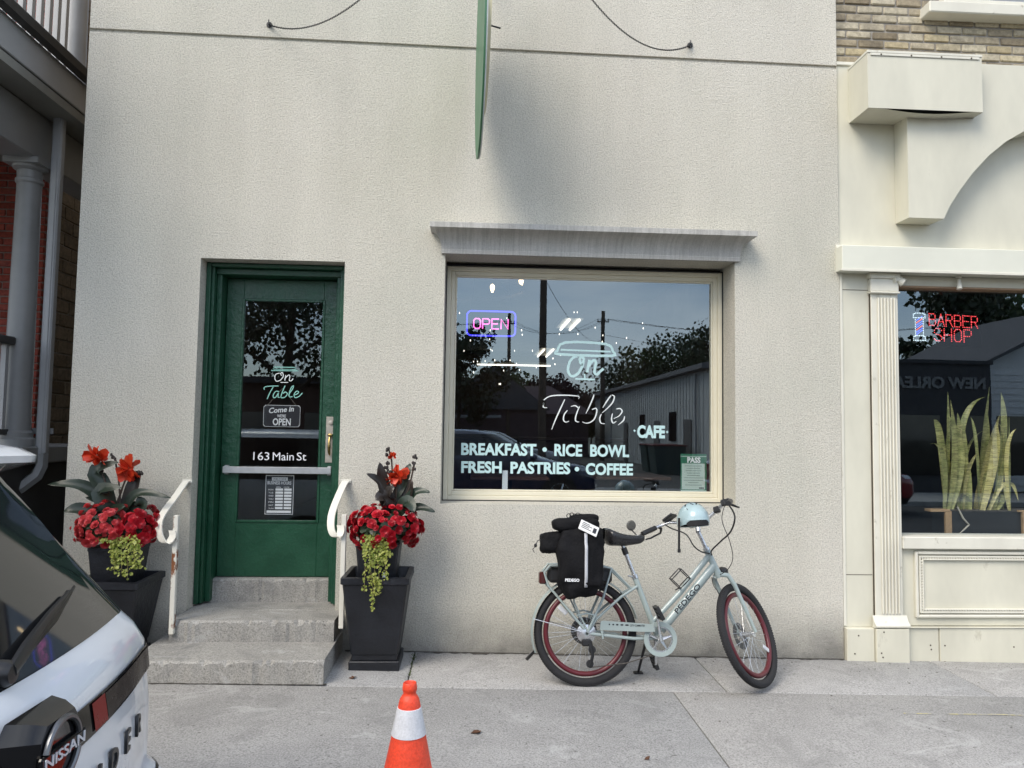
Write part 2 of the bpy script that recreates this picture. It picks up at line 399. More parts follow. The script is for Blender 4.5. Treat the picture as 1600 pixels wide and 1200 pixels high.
def slab(x0, x1, y0, y1, parent):
    e = .004; i = .013; m = MB(); g_ = lambda x, y, d: Vector((x, y, gz(x, y)-d))
    a = [g_(x, y, .05) for x, y in ((x0+e,y0+e),(x1-e,y0+e),(x1-e,y1-e),(x0+e,y1-e))]
    b = [g_(x, y, .006) for x, y in ((x0+e,y0+e),(x1-e,y0+e),(x1-e,y1-e),(x0+e,y1-e))]
    c = [g_(x, y, 0) for x, y in ((x0+i,y0+i),(x1-i,y0+i),(x1-i,y1-i),(x0+i,y1-i))]
    fs_ = [[8,9,10,11],[3,2,1,0]]
    for k in (0, 4):
        for j in range(4): fs_.append([k+j, k+(j+1) % 4, k+4+(j+1) % 4, k+4+j])
    return m.add(a+b+c, fs_).build('concrete_slab', CONC, parent)
pav = empty('pavement', (0, -1.3, gz(0, -1.3)), None, None); tag(pav, kind='structure')
for x0, x1 in ((-3.3, -2.05), (-2.05, -.37), (-.37, 1.65), (1.65, 3.42), (3.42, 5.2), (5.2, 8.9)): slab(x0, x1, -.70, .0 if x0 < 2.7 else .06, pav)
for x0, x1 in ((-3.3, -1.95), (-1.95, 1.30), (1.30, 4.55), (4.55, 8.9)): slab(x0, x1, -2.455, -.70, pav)
kb = MB()
for i in range(5):
    x0 = -12+4.2*i; kb.box(x0, x0+4.19, -2.60, -2.46, -.4, gz(x0+2, -2.6)-.002, b=.025)
kb.build('kerb', concrete_mat('kerb_concrete', (.33, .325, .31)), kind='structure')
# yellow chalk line and chalk scuffs on the slabs
def ground_mark(name, pts, w, c):
    m = MB(); Q = [onZ(px, py, gz(2, -1)) for px, py in pts]; Q = [Vector((q.x, q.y, gz(q.x, q.y)+.003)) for q in Q]
    for a, b in zip(Q, Q[1:]):
        n = (b-a).cross(Vector((0,0,1))).normalized()*w/2; m.add([a-n, b-n, b+n, a+n], [[0,1,2,3]])
    return m
mm, t, b = nodes('faded_yellow_paint')
t.links.new(mixc(t, ramp(t, noise_n(t, 30, 5, .7, coord(t, world=True)), [(.44, 0.0), (.62, .8)]), (.36, .355, .345), (.58, .50, .16)), b.inputs['Base Color']); b.inputs['Roughness'].default_value = .9
ground_mark('m', [(1412, 1112), (1455, 1112)], .012, 0).build('yellow_line', mm, pav)
ground_mark('m', [(1482, 1112), (1560, 1111), (1660, 1113)], .014, 0).build('yellow_line', mm, pav)
# weeds in the joint by the wall
rnd = random.Random(5); wd = MB()
for i in range(150):
    x = -.37+rnd.gauss(0, .010); y = -.06-.6*rnd.random()**1.5; z = gz(x, y)-.010; a = rnd.random()*6.28; l = .012+.022*rnd.random(); w = .004
    d = Vector((cos(a), sin(a), .55))*l; s_ = Vector((-sin(a), cos(a), 0))*w; o_ = Vector((x, y, z))
    wd.add([o_, o_+d*.5+s_, o_+d, o_+d*.5-s_], [[0,1,2,3]])
wd.build('joint_weeds', MOSS, kind='stuff', label='low green weeds growing in the pavement joint beside the right planter', cat='weeds', recalc=False, weld=False)
leafb = mat('dead_leaf', (.09, .04, .02), .8, .4, 40)
def scrap(px, py, s, lab, seed):
    rr = random.Random(seed); p = onZ(px, py, gz(-.2, -1)); z = gz(p.x, p.y)
    n = 9; V = [Vector((p.x+s*cos(6.283*k/n)*(1 if k % 2 else .55)*(1+rr.uniform(-.2,.2)), p.y+s*.8*sin(6.283*k/n)*(1 if k % 2 else .55), z+.004+rr.random()*.012)) for k in range(n)]
    m = MB(); m.add(V+[Vector((p.x, p.y, z+.012))], [[k, (k+1) % n, n] for k in range(n)]); m.add([v+Vector((0,0,-.0035)) for v in V]+[Vector((p.x, p.y, z+.008))], [[(k+1) % n, k, n] for k in range(n)])
    m.build('dead_leaf', leafb, label=lab, cat='leaf', weld=False)
scrap(552, 1064, .028, 'dry brown leaf lying just in front of the right planter', 1)
scrap(745, 1143, .034, 'dry brown leaf on the pavement to the right of the cone', 2)
scrap(1012, 1178, .016, 'small dry leaf on the pavement below the bicycle pedals', 5)

# ================================================================== CAFE BUILDING
XL, XR, TOP = -2.839, 2.766, 7.2
DX0, DX1, DZ0, DZ1 = -1.975, -.943, .28, 2.822
WX0, WX1, WZ0, WZ1 = -.213, 1.96, 1.072, 2.905
cafe = empty('cafe_building', (0, .2, 0), 'two-storey grey-cream stucco cafe with a green door and one wide shop window', 'building')
gl = lambda x: 4.49 + (4.447-4.49)*(x-XL)/(XR-XL)
def wall_front(m):
    xs = [XL, DX0, DX1, WX0, WX1, XR]; zs = [-.4, DZ0, WZ0, DZ1, WZ1, 'a', 'b', TOP]
    zf = lambda z, x: gl(x)-.014 if z == 'a' else gl(x)+.014 if z == 'b' else z
    dep = {}
    for i in range(len(xs)-1):
        for j in range(len(zs)-1):
            d = 0.0
            if i == 1 and 1 <= j <= 2: d = .31
            if i == 3 and 2 <= j <= 3: d = .33
            if zs[j] == 'a': d = .017
            dep[i, j] = d
    for (i, j), d in dep.items():
        x0, x1 = xs[i], xs[i+1]; c = lambda x, z, y: Vector((x, y, zf(z, x)))
        if d < .2: m.add([c(x0,zs[j],d), c(x1,zs[j],d), c(x1,zs[j+1],d), c(x0,zs[j+1],d)], [[0,1,2,3]])
        for (ii, jj, e) in ((i-1,j,'l'), (i+1,j,'r'), (i,j-1,'b'), (i,j+1,'t')):
            e2 = dep.get((ii, jj))
            if e2 is None or d <= e2: continue
            if e == 'l': q = [c(x0,zs[j],e2), c(x0,zs[j],d), c(x0,zs[j+1],d), c(x0,zs[j+1],e2)]
            if e == 'r': q = [c(x1,zs[j],d), c(x1,zs[j],e2), c(x1,zs[j+1],e2), c(x1,zs[j+1],d)]
            if e == 'b': q = [c(x0,zs[j],e2), c(x1,zs[j],e2), c(x1,zs[j],d), c(x0,zs[j],d)]
            if e == 't': q = [c(x0,zs[j+1],d), c(x1,zs[j+1],d), c(x1,zs[j+1],e2), c(x0,zs[j+1],e2)]
            m.add(q, [[0,1,2,3]])
    # outer side returns
    for x in (XL, XR): m.add([Vector((x,0,-.4)), Vector((x,.34,-.4)), Vector((x,.34,TOP)), Vector((x,0,TOP))], [[0,1,2,3]])
    m.add([Vector((XL,0,TOP)), Vector((XR,0,TOP)), Vector((XR,.34,TOP)), Vector((XL,.34,TOP))], [[0,1,2,3]])
m = MB(); wall_front(m); m.build('stucco_wall', STUCCO, cafe, smooth=0)
# soft eased corners where the stucco turns into the reveals
m = MB()
SIDE = mat('side_brick_plain', (.28, .23, .16), .95, .2, 3, .5, 40, world=True)
m.box(XL, XL+.25, .345, 14, -.4, TOP); m.box(XR-.1, XR, .345, 14, -.4, TOP); m.box(XL+.25, XR-.1, 13.75, 14, -.4, TOP); m.build('side_wall', SIDE, cafe)
FZ = .45
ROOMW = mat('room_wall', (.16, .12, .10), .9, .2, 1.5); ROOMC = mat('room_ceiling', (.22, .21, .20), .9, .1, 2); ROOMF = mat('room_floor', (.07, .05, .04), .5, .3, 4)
part('room_floor', ROOMF, cafe, (XL+.26, XR-.11, .40, 13.7, FZ-.2, FZ))
part('ceiling', ROOMC, cafe, (XL+.26, XR-.11, .36, 13.7, 3.55, 3.7))
part('roof', ASPH, cafe, (XL+.26, XR-.11, .36, 13.7, TOP-.3, TOP-.1))
part('room_wall', ROOMW, cafe, (XL+.26, XL+.30, .36, 13.7, FZ, 3.55)); part('room_wall', ROOMW, cafe, (XR-.15, XR-.11, .36, 13.7, FZ, 3.55)); part('room_wall', ROOMW, cafe, (XL+.3, XR-.15, 13.6, 13.7, FZ, 3.55))
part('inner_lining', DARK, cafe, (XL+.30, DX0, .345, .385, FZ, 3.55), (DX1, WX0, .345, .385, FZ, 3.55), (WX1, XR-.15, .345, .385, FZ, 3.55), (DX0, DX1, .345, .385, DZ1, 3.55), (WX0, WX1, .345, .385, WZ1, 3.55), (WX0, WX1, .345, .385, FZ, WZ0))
# cornice over the window: curved foam moulding with mitred ends
cz0, cz1 = 2.90, 3.135; out_ = .20
prof = [(0, .0), (.03, .0), (.034, .03), (.03, .038), (.032, .05)] + [(.032+.135*(1-cos(k/7*pi/2)), .05+.135*sin(k/7*pi/2)) for k in range(1, 8)] + [(.175, .188), (.178, .232), (.165, .238), (0, .238)]
m = MB(); V = []; n = len(prof)
for x, sg in ((WX0-.012, -1), (WX1+.012, 1)):
    for p, z in prof: V.append(Vector((x+sg*p*.54, -p, cz0+z*.83)))
m.add(V, [[i, i+1, n+i+1, n+i] for i in range(n-1)])
for sg, x, k0 in ((-1, WX0-.012, 0), (1, WX1+.012, n)):   # mitred returns running back to the wall
    V2 = V[k0:k0+n] + [Vector((v.x, .001, v.z)) for v in V[k0:k0+n]]
    m.add(V2, [[i, i+1, n+i+1, n+i] for i in range(n-1)])
m.build('cornice', CORN, cafe, smooth=40)

# shop window
win = MB(); 
def frame_ring(m, x0, x1, z0, z1, w, y0, y1, b=.004):
    m.box(x0, x0+w, y0, y1, z0, z1, b=b); m.box(x1-w, x1, y0, y1, z0, z1, b=b)
    m.box(x0+w, x1-w, y0, y1, z0, z0+w, b=b); m.box(x0+w, x1-w, y0, y1, z1-w, z1, b=b)
f = MB(); wx0, wx1, wz0, wz1 = -.208, 1.955, 1.076, 2.872
frame_ring(f, wx0, wx1, wz0, wz1, .035, .265, .345); frame_ring(f, wx0+.035, wx1-.035, wz0+.035, wz1-.035, .032, .278, .34); frame_ring(f, wx0+.067, wx1-.067, wz0+.067, wz1-.067, .014, .288, .335)
wf = f.build('window_frame', FRAME, cafe)
gx0, gx1, gz0, gz1 = wx0+.081, wx1-.081, wz0+.081, wz1-.081
GY = .300
def pane(x0, x1, z0, z1, y, parent, front, name='pane', th=.008):
    m = MB(); m.box(x0, x1, y, y+th, z0, z1)
    m.m = [1]*6
    for i, fc in enumerate(m.f):
        if all(abs(m.v[k].y-y) < 1e-6 for k in fc): m.m[i] = 0
    return m.build(name, [front, GIN], parent, smooth=0)
pane(gx0-.004, gx1+.004, gz0-.004, gz1+.004, GY, wf, WGLASS)
gk = MB(); frame_ring(gk, wx0-.005, wx1+.005, wz0-.004, wz1+.008, .008, .258, .27, 0); gk.build('gasket', GASKET, wf)
part('blind_head', mat('blind_grey', (.12, .13, .14), .7), cafe, (gx0, gx1, .40, .42, 2.86, 3.0))

# ---- lettering on the window
LY = GY-.0022
sign = cafe
def stroke(pts, w, Y, mat_, name, parent, closed=False, label=None, sub=8):
    """vinyl line through photo pixels, lying on plane Y"""
    P = [onY(px, py, Y) for px, py in pts]
    if sub > 1:                                            # Catmull-Rom smoothing
        Q = []; k = len(P); rng = range(k if closed else k-1)
        for i in rng:
            p0 = P[(i-1) % k] if closed or i > 0 else P[0]; p1 = P[i]; p2 = P[(i+1) % k]; p3 = P[(i+2) % k] if closed or i+2 < k else P[-1]
            for s_ in range(sub):
                u = s_/sub; Q.append(.5*((2*p1)+(p2-p0)*u+(2*p0-5*p1+4*p2-p3)*u*u+(3*p1-p0-3*p2+p3)*u**3))
        if not closed: Q.append(P[-1])
        P = Q
    m = MB(); k = len(P); V = []
    for i in range(k):
        a = P[(i-1) % k] if closed or i > 0 else P[i]; b_ = P[(i+1) % k] if closed or i < k-1 else P[i]
        t_ = (b_-a); t_.y = 0; t_.normalize(); n_ = Vector((-t_.z, 0, t_.x))
        ww = w if not callable(w) else w(i/(k-1))
        for y in (-.0006, .0006): V += [P[i]+n_*ww/2+Vector((0,y,0)), P[i]-n_*ww/2+Vector((0,y,0))]
    Fs = []
    for i in range(k if closed else k-1):
        a, b_ = i*4, ((i+1) % k)*4
        Fs += [[a, b_, b_+1, a+1], [a+2, a+3, b_+3, b_+2], [a, a+2, b_+2, b_], [a+1, b_+1, b_+3, a+3]]
    return m.add(V, Fs).build(name, mat_, parent, smooth=0, label=label)
s_on = .022
stroke([(883.5, 535), (946, 537.5), (957.5, 549), (955, 556), (874, 553.5), (871, 548)], .020, LY, MINT, 'table_emblem', cafe, True, sub=3)
stroke([(876, 546.5), (954, 549.5)], .014, LY, MINT, 'table_emblem', cafe, sub=1)
stroke([(902, 557), (897, 558), (891, 564), (888, 573), (888, 581), (892, 587), (898, 587), (905, 581), (910, 571), (912, 561), (910, 558), (906, 560), (907, 567), (911, 570)], .0205, LY, MINT, 'letter_o', cafe)
stroke([(921, 562), (919, 573), (917.5, 582)], .0205, LY, MINT, 'letter_n', cafe); stroke([(918, 576), (923, 567), (928, 563), (931, 566), (930, 574), (929, 582), (933, 585), (938, 580), (943, 576)], .0205, LY-.0004, MINT, 'letter_n', cafe)
stroke([(899, 592), (929, 593)], .014, LY, MINT, 'table_emblem', cafe, sub=1); stroke([(913, 584), (914, 592)], .014, LY-.0004, MINT, 'table_emblem', cafe, sub=1)
th = .0085
for nm, pts in (('letter_t', [(848.5, 633.5), (849.5, 629.5), (849, 636), (855, 637)]), ('letter_t', [(849.5, 625), (860, 619), (880, 617.5), (903, 619), (904, 623)]), ('letter_t', [(882.5, 624), (875, 640), (867, 658), (862, 671)]),
               ('letter_a', [(904, 638), (899, 634), (892, 635)]), ('letter_a', [(886.5, 641), (881.5, 648), (880.5, 656), (884, 659.5), (889, 658)]), ('letter_a', [(905.5, 635), (901, 646), (899, 656), (902, 659), (905, 659)]),
               ('letter_b', [(928, 616.5), (926.5, 622), (920, 637), (915.5, 646)]), ('letter_b', [(925, 640), (931, 638), (932.5, 643), (929, 654), (922, 660), (915, 661), (910, 659)]),
               ('letter_l', [(956, 617), (960, 620), (957, 629), (949, 638), (941, 645)]), ('letter_l', [(955, 617.5), (948, 627), (942, 637)]), ('letter_l', [(939.5, 647), (937, 654), (939, 661), (945, 662)]),
               ('letter_e', [(963, 639), (969, 638.5), (972, 643), (967, 650), (959, 654)]), ('letter_e', [(957, 646), (955.5, 655), (958, 661), (963, 658)]), ('letter_e', [(976, 650.5), (974, 657), (966, 664)])):
    stroke(pts, lambda u: th*(.55+.6*sin(pi*min(1, u+.1))), LY, MINTLINE, nm, cafe, sub=6)
def fit_text(body, pA, pB, cap_px, Y, mat_, parent, **k):
    """text from pixel pA to pixel pB (baseline), cap height given in pixels"""
    a, b_ = onY(*pA, Y), onY(*pB, Y); h = (onY(pA[0], pA[1]-cap_px, Y)-a).length
    return wall_text(body, pA[0], pA[1], Y, h, mat_, parent, width=(b_-a).length, roll=atan2(b_.z-a.z, b_.x-a.x), **k)
fit_text('BREAKFAST', (720.5, 710), (838, 711.5), 17.5, LY, MINT, cafe, off=.0045)
fit_text('RICE', (866, 711.5), (909.5, 712.5), 17.5, LY, MINT, cafe, off=.0045); fit_text('BOWL', (922, 712.5), (983, 713.5), 17.5, LY, MINT, cafe, off=.0045)
fit_text('FRESH', (720.5, 738), (784, 738.5), 17, LY, MINT, cafe, off=.0045); fit_text('PASTRIES', (797.5, 739), (891, 740), 17, LY, MINT, cafe, off=.0045); fit_text('COFFEE', (915, 741), (989, 742), 17, LY, MINT, cafe, off=.0045)
for px, py in ((851, 702.5), (901.5, 733)):
    m = MB(); c = onY(px, py, LY); m.lathe([(.0175, -.0006), (.0175, .0006)], 20, c, 'Y'); m.build('bullet', MINT, cafe)
fit_text('CAFE', (995.5, 683), (1039, 683.8), 18, LY, MINT, cafe, off=.006)
for px, py in ((991.5, 673), (1042.5, 675)):
    m = MB(); c = onY(px, py, LY); w = .013; m.prism([(w,0),(w*.3,w*.3),(0,w),(-w*.3,w*.3),(-w,0),(-w*.3,-w*.3),(0,-w),(w*.3,-w*.3)], c, (1,0,0), (0,0,1), (0,.001,0)); m.build('diamond', MINT, cafe)
# inspection notice, taped inside the window
PG = mat('notice_green', (.02, .13, .07), .5); PP = mat('notice_paper', (.42, .52, .47), .6, .03); PK = mat('print_grey', (.10, .13, .12), .6)
PY = GY+.0115
a, b_ = onY(1063.5, 709, PY), onY(1104, 768, PY)
nt_ = empty('inspection_notice', (a.x, PY, b_.z), 'green bordered PASS inspection notice in the lower right corner of the cafe window', 'notice')
part('backing', PG, nt_, (a.x, b_.x, PY, PY+.0015, b_.z, a.z))
part('paper', PP, nt_, (a.x+.009, b_.x-.014, PY-.0012, PY-.0002, b_.z+.016, a.z-.075))
part('tape_strip', PP, nt_, (a.x, b_.x, PY-.001, PY-.0002, a.z-.022, a.z-.017)); part('tape_strip', PP, nt_, (a.x, b_.x, PY-.001, PY-.0002, b_.z, b_.z+.009))
fit_text('PASS', (1074, 722.5), (1094.5, 723), 8, PY-.001, WHITEV, nt_, off=.002)
rr = random.Random(3)
for k in range(9):
    z = a.z-.095-k*.0185; w0 = rr.uniform(.0, .045); part('print_line', PK, nt_, (a.x+.022+w0, b_.x-.026-w0, PY-.002, PY-.0014, z, z+.0032))
part('stamp', BLACKV, nt_, (b_.x-.06, b_.x-.022, PY-.002, PY-.0014, b_.z+.022, b_.z+.031))
# white receipt standing inside at the sill
a, b_ = onY(785, 735, PY), onY(793, 765.5, PY)
m = MB(); m.box(a.x, b_.x, PY, PY+.002, b_.z, a.z); m.build('paper_strip', mat('receipt_paper', (.62, .68, .72), .6, .06), label='narrow white paper strip standing in the lower left of the cafe window', cat='paper')

# ================================================================== DOOR
YD = .315
dl, dr = onY(356, 440, YD).x, -1.035
dtop, dbot = onY(440, 437.5, YD).z, onY(440, 901, YD).z
door = empty('shop_door', ((dl+dr)/2, YD, dbot), 'dark green glazed wooden cafe door at the top of the steps', 'door')
# jambs and head
fr = MB(); jl, jr = DX0+.002, DX1-.002; ht = DZ1-.004
part('frame_jamb', GREEN, door, (jl, jl+.032, .115, .40, dbot-.16, ht), (jl+.032, jl+.052, .14, .40, dbot-.16, ht), (jl+.052, dl-.004, .20, .40, dbot-.16, ht), b=.004)
part('frame_jamb', GREEN, door, (jr-.032, jr, .115, .40, dbot-.16, ht), (jr-.052, jr-.032, .14, .40, dbot-.16, ht), (dr+.004, jr-.052, .20, .40, dbot-.16, ht), b=.004)
part('frame_head', GREEN, door, (jl+.033, jr-.033, .12, .39, ht-.03, ht-.001), (jl+.053, jr-.053, .18, .39, dtop+.006, ht-.031), b=.004)
# slab: stiles, rails, panel
p0, p1 = onY(381, 469, YD), onY(508, 471, YD); q0, q1 = onY(369, 813, YD), onY(494, 814, YD)
lx0, lx1 = (p0.x+q0.x)/2, (p1.x+q1.x)/2; lz1, lz0 = (p0.z+p1.z)/2, (q0.z+q1.z)/2
DT = YD+.045
part('stile', GREEN, door, (dl, lx0, YD, DT, dbot, dtop), b=.003); part('stile', GREEN, door, (lx1, dr, YD, DT, dbot, dtop), b=.003)
part('top_rail', GREEN, door, (lx0, lx1, YD+.001, DT, lz1, dtop), b=.002); part('bottom_panel', GREEN, door, (lx0, lx1, YD+.001, DT, dbot, lz0-.012), b=.002)
bd = MB(); frame_ring(bd, lx0-.012, lx1+.012, lz0-.016, lz1+.012, .02, YD-.007, YD+.02, .004); bd.build('glazing_bead', GREEN, door)
dg = pane(lx0-.002, lx1+.002, lz0-.002, lz1+.002, YD+.012, door, DGLASS)
# push bar, handle set
a, b_ = onY(348, 734, YD-.05), onY(518, 734, YD-.05)
part('push_bar', ALU, door, (a.x, b_.x, YD-.062, YD-.038, a.z-.024, a.z+.026), b=.004)
for x in (a.x+.02, b_.x-.02): part('bar_bracket', ALU, door, (x-.016, x+.016, YD-.037, YD-.0005, a.z-.034, a.z+.034), b=.004)
h0, h1 = onY(510, 651, YD), onY(524, 723, YD)
hp = part('lock_plate', NICKEL, door, (h0.x, h1.x-.002, YD-.006, YD-.0005, h1.z, h0.z), b=.002)
hx = (h0.x+h1.x)/2-.002
m = MB(); m.lathe([(.0, -.016), (.016, -.013), (.017, 0)], 16, (hx, YD-.006, h0.z-.045), 'Y'); m.build('keyhole', NICKEL, hp)
m = MB(); zt = h0.z-.16; m.tube([(hx, YD-.006, zt+.01), (hx, YD-.04, zt), (hx, YD-.052, zt-.03), (hx, YD-.055, zt-.07), (hx, YD-.048, zt-.11), (hx, YD-.02, zt-.13)], [.007,.008,.010,.012,.010,.006], 10); m.build('pull_handle', BRASS, hp)
m = MB(); m.ell((hx, YD-.02, zt+.02), (.022, .008, .012)); m.build('thumb_latch', BRASS, hp)
# door lettering
DYL = YD+.012-.0022
stroke([(429, 573.5), (460, 574), (466.5, 579.5), (423.5, 579)], .006, DYL, MINTDOOR, 'table_emblem', door, True, sub=1)
stroke([(427, 576.8), (463, 577.3)], .004, DYL, MINTDOOR, 'table_emblem', door, sub=1)
stroke([(437, 583), (431, 585), (429.5, 591), (432, 595.5), (438, 594), (442.5, 588), (441.5, 582.5), (438.5, 583.5), (440, 587)], .0065, DYL, MINTLINE, 'letter_o', door)
stroke([(446.5, 586), (445, 594.5)], .0065, DYL, MINTLINE, 'letter_n', door, sub=1); stroke([(445.5, 591), (451, 586), (453, 588), (452, 594), (455, 595), (458, 591.5)], .0065, DYL-.0003, MINTLINE, 'letter_n', door)
stroke([(438, 597.3), (450.5, 597.6)], .005, DYL, MINTLINE, 'table_emblem', door, sub=1)
for nm, pts in (('letter_t', [(413, 609), (413, 605.5), (419, 603.5), (435, 603)]), ('letter_t', [(427, 604.5), (422, 613), (417.5, 623.5)]), ('letter_a', [(436, 612), (431, 611.5), (427, 617), (427.5, 621), (431, 620.5), (435, 614), (434.5, 620), (437, 621)]),
               ('letter_b', [(445.5, 602.5), (441, 613), (439, 621), (445, 620.5), (449, 615.5), (446, 612.5), (442, 615)]), ('letter_l', [(452.5, 620), (451.5, 616), (457, 608), (458.5, 602.5), (455, 606), (452, 614), (452.5, 620), (457, 619.5)]), ('letter_e', [(460.5, 617), (465, 615), (466.5, 612), (463, 611.5), (459.5, 616.5), (461, 621), (467, 619.5), (472.5, 614)])):
    stroke(pts, .0068, DYL, MINTDOOR, nm, door, sub=6)
fit_text('163', (395.5, 718.5), (420.5, 719), 12.5, DYL, WHITEV, door); fit_text('Main', (426, 719), (459, 719.3), 12.5, DYL, WHITEV, door); fit_text('St', (463.5, 719.3), (478.5, 719.5), 12.5, DYL, WHITEV, door)
# hanging OPEN plaque behind the glass
HY = YD+.026
a, b_ = onY(412, 632.5, HY), onY(468.5, 667.5, HY)
pl = empty('open_plaque', ((a.x+b_.x)/2, HY, b_.z), 'small black hanging plaque reading Come in We are Open in the door glass', 'sign')
c_ = .014; w_, h_ = b_.x-a.x, a.z-b_.z
octo = lambda i: [(i+c_,i),(w_-i-c_,i),(w_-i,i+c_),(w_-i,h_-i-c_),(w_-i-c_,h_-i),(i+c_,h_-i),(i,h_-i-c_),(i,i+c_)]
m = MB(); m.prism(octo(0), (a.x, HY, b_.z), (1,0,0), (0,0,1), (0,.004,0)); m.build('board', mat('plaque_edge', (.55,.56,.56), .5), pl)
m = MB(); m.prism(octo(.004), (a.x, HY-.001, b_.z), (1,0,0), (0,0,1), (0,.0009,0)); m.build('face', BLACKV, pl)
m = MB(); top = onY(441, 607, HY)
m.tube([(a.x+.03, HY, a.z-.003), (top.x, HY, top.z)], .0013, 5); m.tube([(b_.x-.03, HY, a.z-.003), (top.x, HY, top.z)], .0013, 5); m.build('cord', mat('plaque_cord', (.25,.22,.18), .8), pl)
fit_text('Come in', (420.5, 645.5), (459.5, 642.5), 8, HY-.0022, WHITEV, pl, off=.0012, shear=.25); fit_text("WE'RE", (433, 652), (446.5, 652.3), 4.5, HY-.0022, WHITEV, pl, off=.0005); fit_text('OPEN', (426, 664), (454, 664.6), 10.5, HY-.0022, WHITEV, pl, off=.0016)
# business-hours notice on the inside of the glass
HB = YD+.0225
a, b_ = onY(415.5, 742.5, HB), onY(457.5, 804, HB)
bh = empty('hours_notice', ((a.x+b_.x)/2, HB, b_.z), 'black and white business hours notice below the push bar of the door', 'notice')
part('border', WHITEV, bh, (a.x, b_.x, HB, HB+.0015, b_.z, a.z)); part('face', BLACKV, bh, (a.x+.004, b_.x-.004, HB-.001, HB-.0002, b_.z+.004, a.z-.004))
W_ = b_.x-a.x; H_ = a.z-b_.z; X_ = lambda u: a.x+W_*u; Z_ = lambda v: a.z-H_*v
part('banner', WHITEV, bh, (X_(.22), X_(.78), HB-.002, HB-.0012, Z_(.135), Z_(.05)))
fit_text('WELCOME', (426.5, 750), (447.5, 750.2), 2.8, HB-.0024, BLACKV, bh); fit_text('BUSINESS HOURS', (418, 756.6), (455, 757.2), 5, HB-.002, WHITEV, bh, off=.0004)
fit_text('OPEN', (431.5, 762.2), (438.5, 762.3), 2, HB-.002, WHITEV, bh); fit_text('CLOSE', (443.5, 762.3), (452, 762.4), 2, HB-.002, WHITEV, bh)
for k, dname in enumerate(('MON', 'TUE', 'WED', 'THU', 'FRI', 'SAT', 'SUN')):
    v = .335+k*.079
    part('time_cell', WHITEV, bh, (X_(.36), X_(.63), HB-.002, HB-.0012, Z_(v+.055), Z_(v))); part('time_cell', WHITEV, bh, (X_(.67), X_(.93), HB-.002, HB-.0012, Z_(v+.055), Z_(v)))
    fit_text(dname, (419.5, 742.5+61.5*(v+.05)), (427, 742.5+61.5*(v+.05)), 2.3, HB-.002, WHITEV, bh)
part('footer', WHITEV, bh, (X_(.07), X_(.93), HB-.002, HB-.0012, Z_(.96), Z_(.90)))

# ================================================================== STEPS
steps = empty('concrete_steps', (-1.4, -.3, gz(-1.4, -.3)), 'three worn grey concrete steps leading up to the green door', 'steps')
def rough_block(m, x0, x1, y0, y1, z0, z1, seed, nx=44, skew=0.0):
    """block with a chipped, wandering front edge"""
    rr = random.Random(seed); V = []; Fs = []
    for i in range(nx+1):
        u = i/nx; x = x0+(x1-x0)*u; j = rr.uniform(-.008, .008); k = rr.uniform(-.006, .006); ch = rr.uniform(.006, .018) + (.02 if rr.random() < .16 else 0); yf = y0+skew*u
        V += [Vector((x, yf+j, z0)), Vector((x, yf+k, z1-ch)), Vector((x, yf+k+ch, z1)), Vector((x, y1, z1)), Vector((x, y1, z0))]
    for i in range(nx):
        for j in range(5): a_ = i*5; Fs.append([a_+j, a_+(j+1) % 5, a_+5+(j+1) % 5, a_+5+j])
    Fs += [[0,1,2,3,4], [nx*5+k for k in (4,3,2,1,0)]]
    m.add(V, Fs)
Y1 = onZ(400, 1070, gz(-1.4, -.7)).y; s1z = onY(400, 1034, Y1).z; Y2 = onZ(400, 1003.5, s1z).y; s2z = onY(400, 970.5, Y2).z; Y3 = onZ(400, 940.5, s2z).y; s3z = onY(420, 904.5, Y3).z
xr1, xr2 = onY(505, 1034, Y1).x, onY(522, 970, Y2).x
m = MB(); rough_block(m, -2.06, xr1, Y1, .0, -.1, s1z, 1, skew=.02); m.build('step', STEPC, steps, smooth=30)
m = MB(); rough_block(m, onY(264, 975, Y2).x, xr2, Y2, -.001, s1z-.004, s2z, 2, skew=.01); m.build('step', STEPC, steps, smooth=30)
m = MB(); rough_block(m, -1.968, -.95, max(.004, Y3), .42, s2z-.1, s3z, 4); m.build('step', STEPC, steps, smooth=30)
if Y3 > .012: m = MB(); rough_block(m, -1.97, -.948, -.0005, Y3+.05, s2z-.2, s2z-.002, 5, nx=3); m.build('step', STEPC, steps, smooth=30)
print('STEPS', Y1, s1z, Y2, s2z, Y3, s3z, dbot)
# ragged dirt-filled crack along the foot of the steps
m = MB(); rr = random.Random(9); V = []
for i in range(41):
    x = -2.06+(xr1+.02+2.06)*i/40; y = Y1-.004+.02*i/40; w = .004+.010*rr.random(); z = gz(x, y-.01)+.0035
    V += [Vector((x, y+.02, z)), Vector((x, y-w, z))]
m.add(V, [[2*i, 2*i+1, 2*i+3, 2*i+2] for i in range(40)]).build('foot_crack', JOINT, steps, smooth=0)

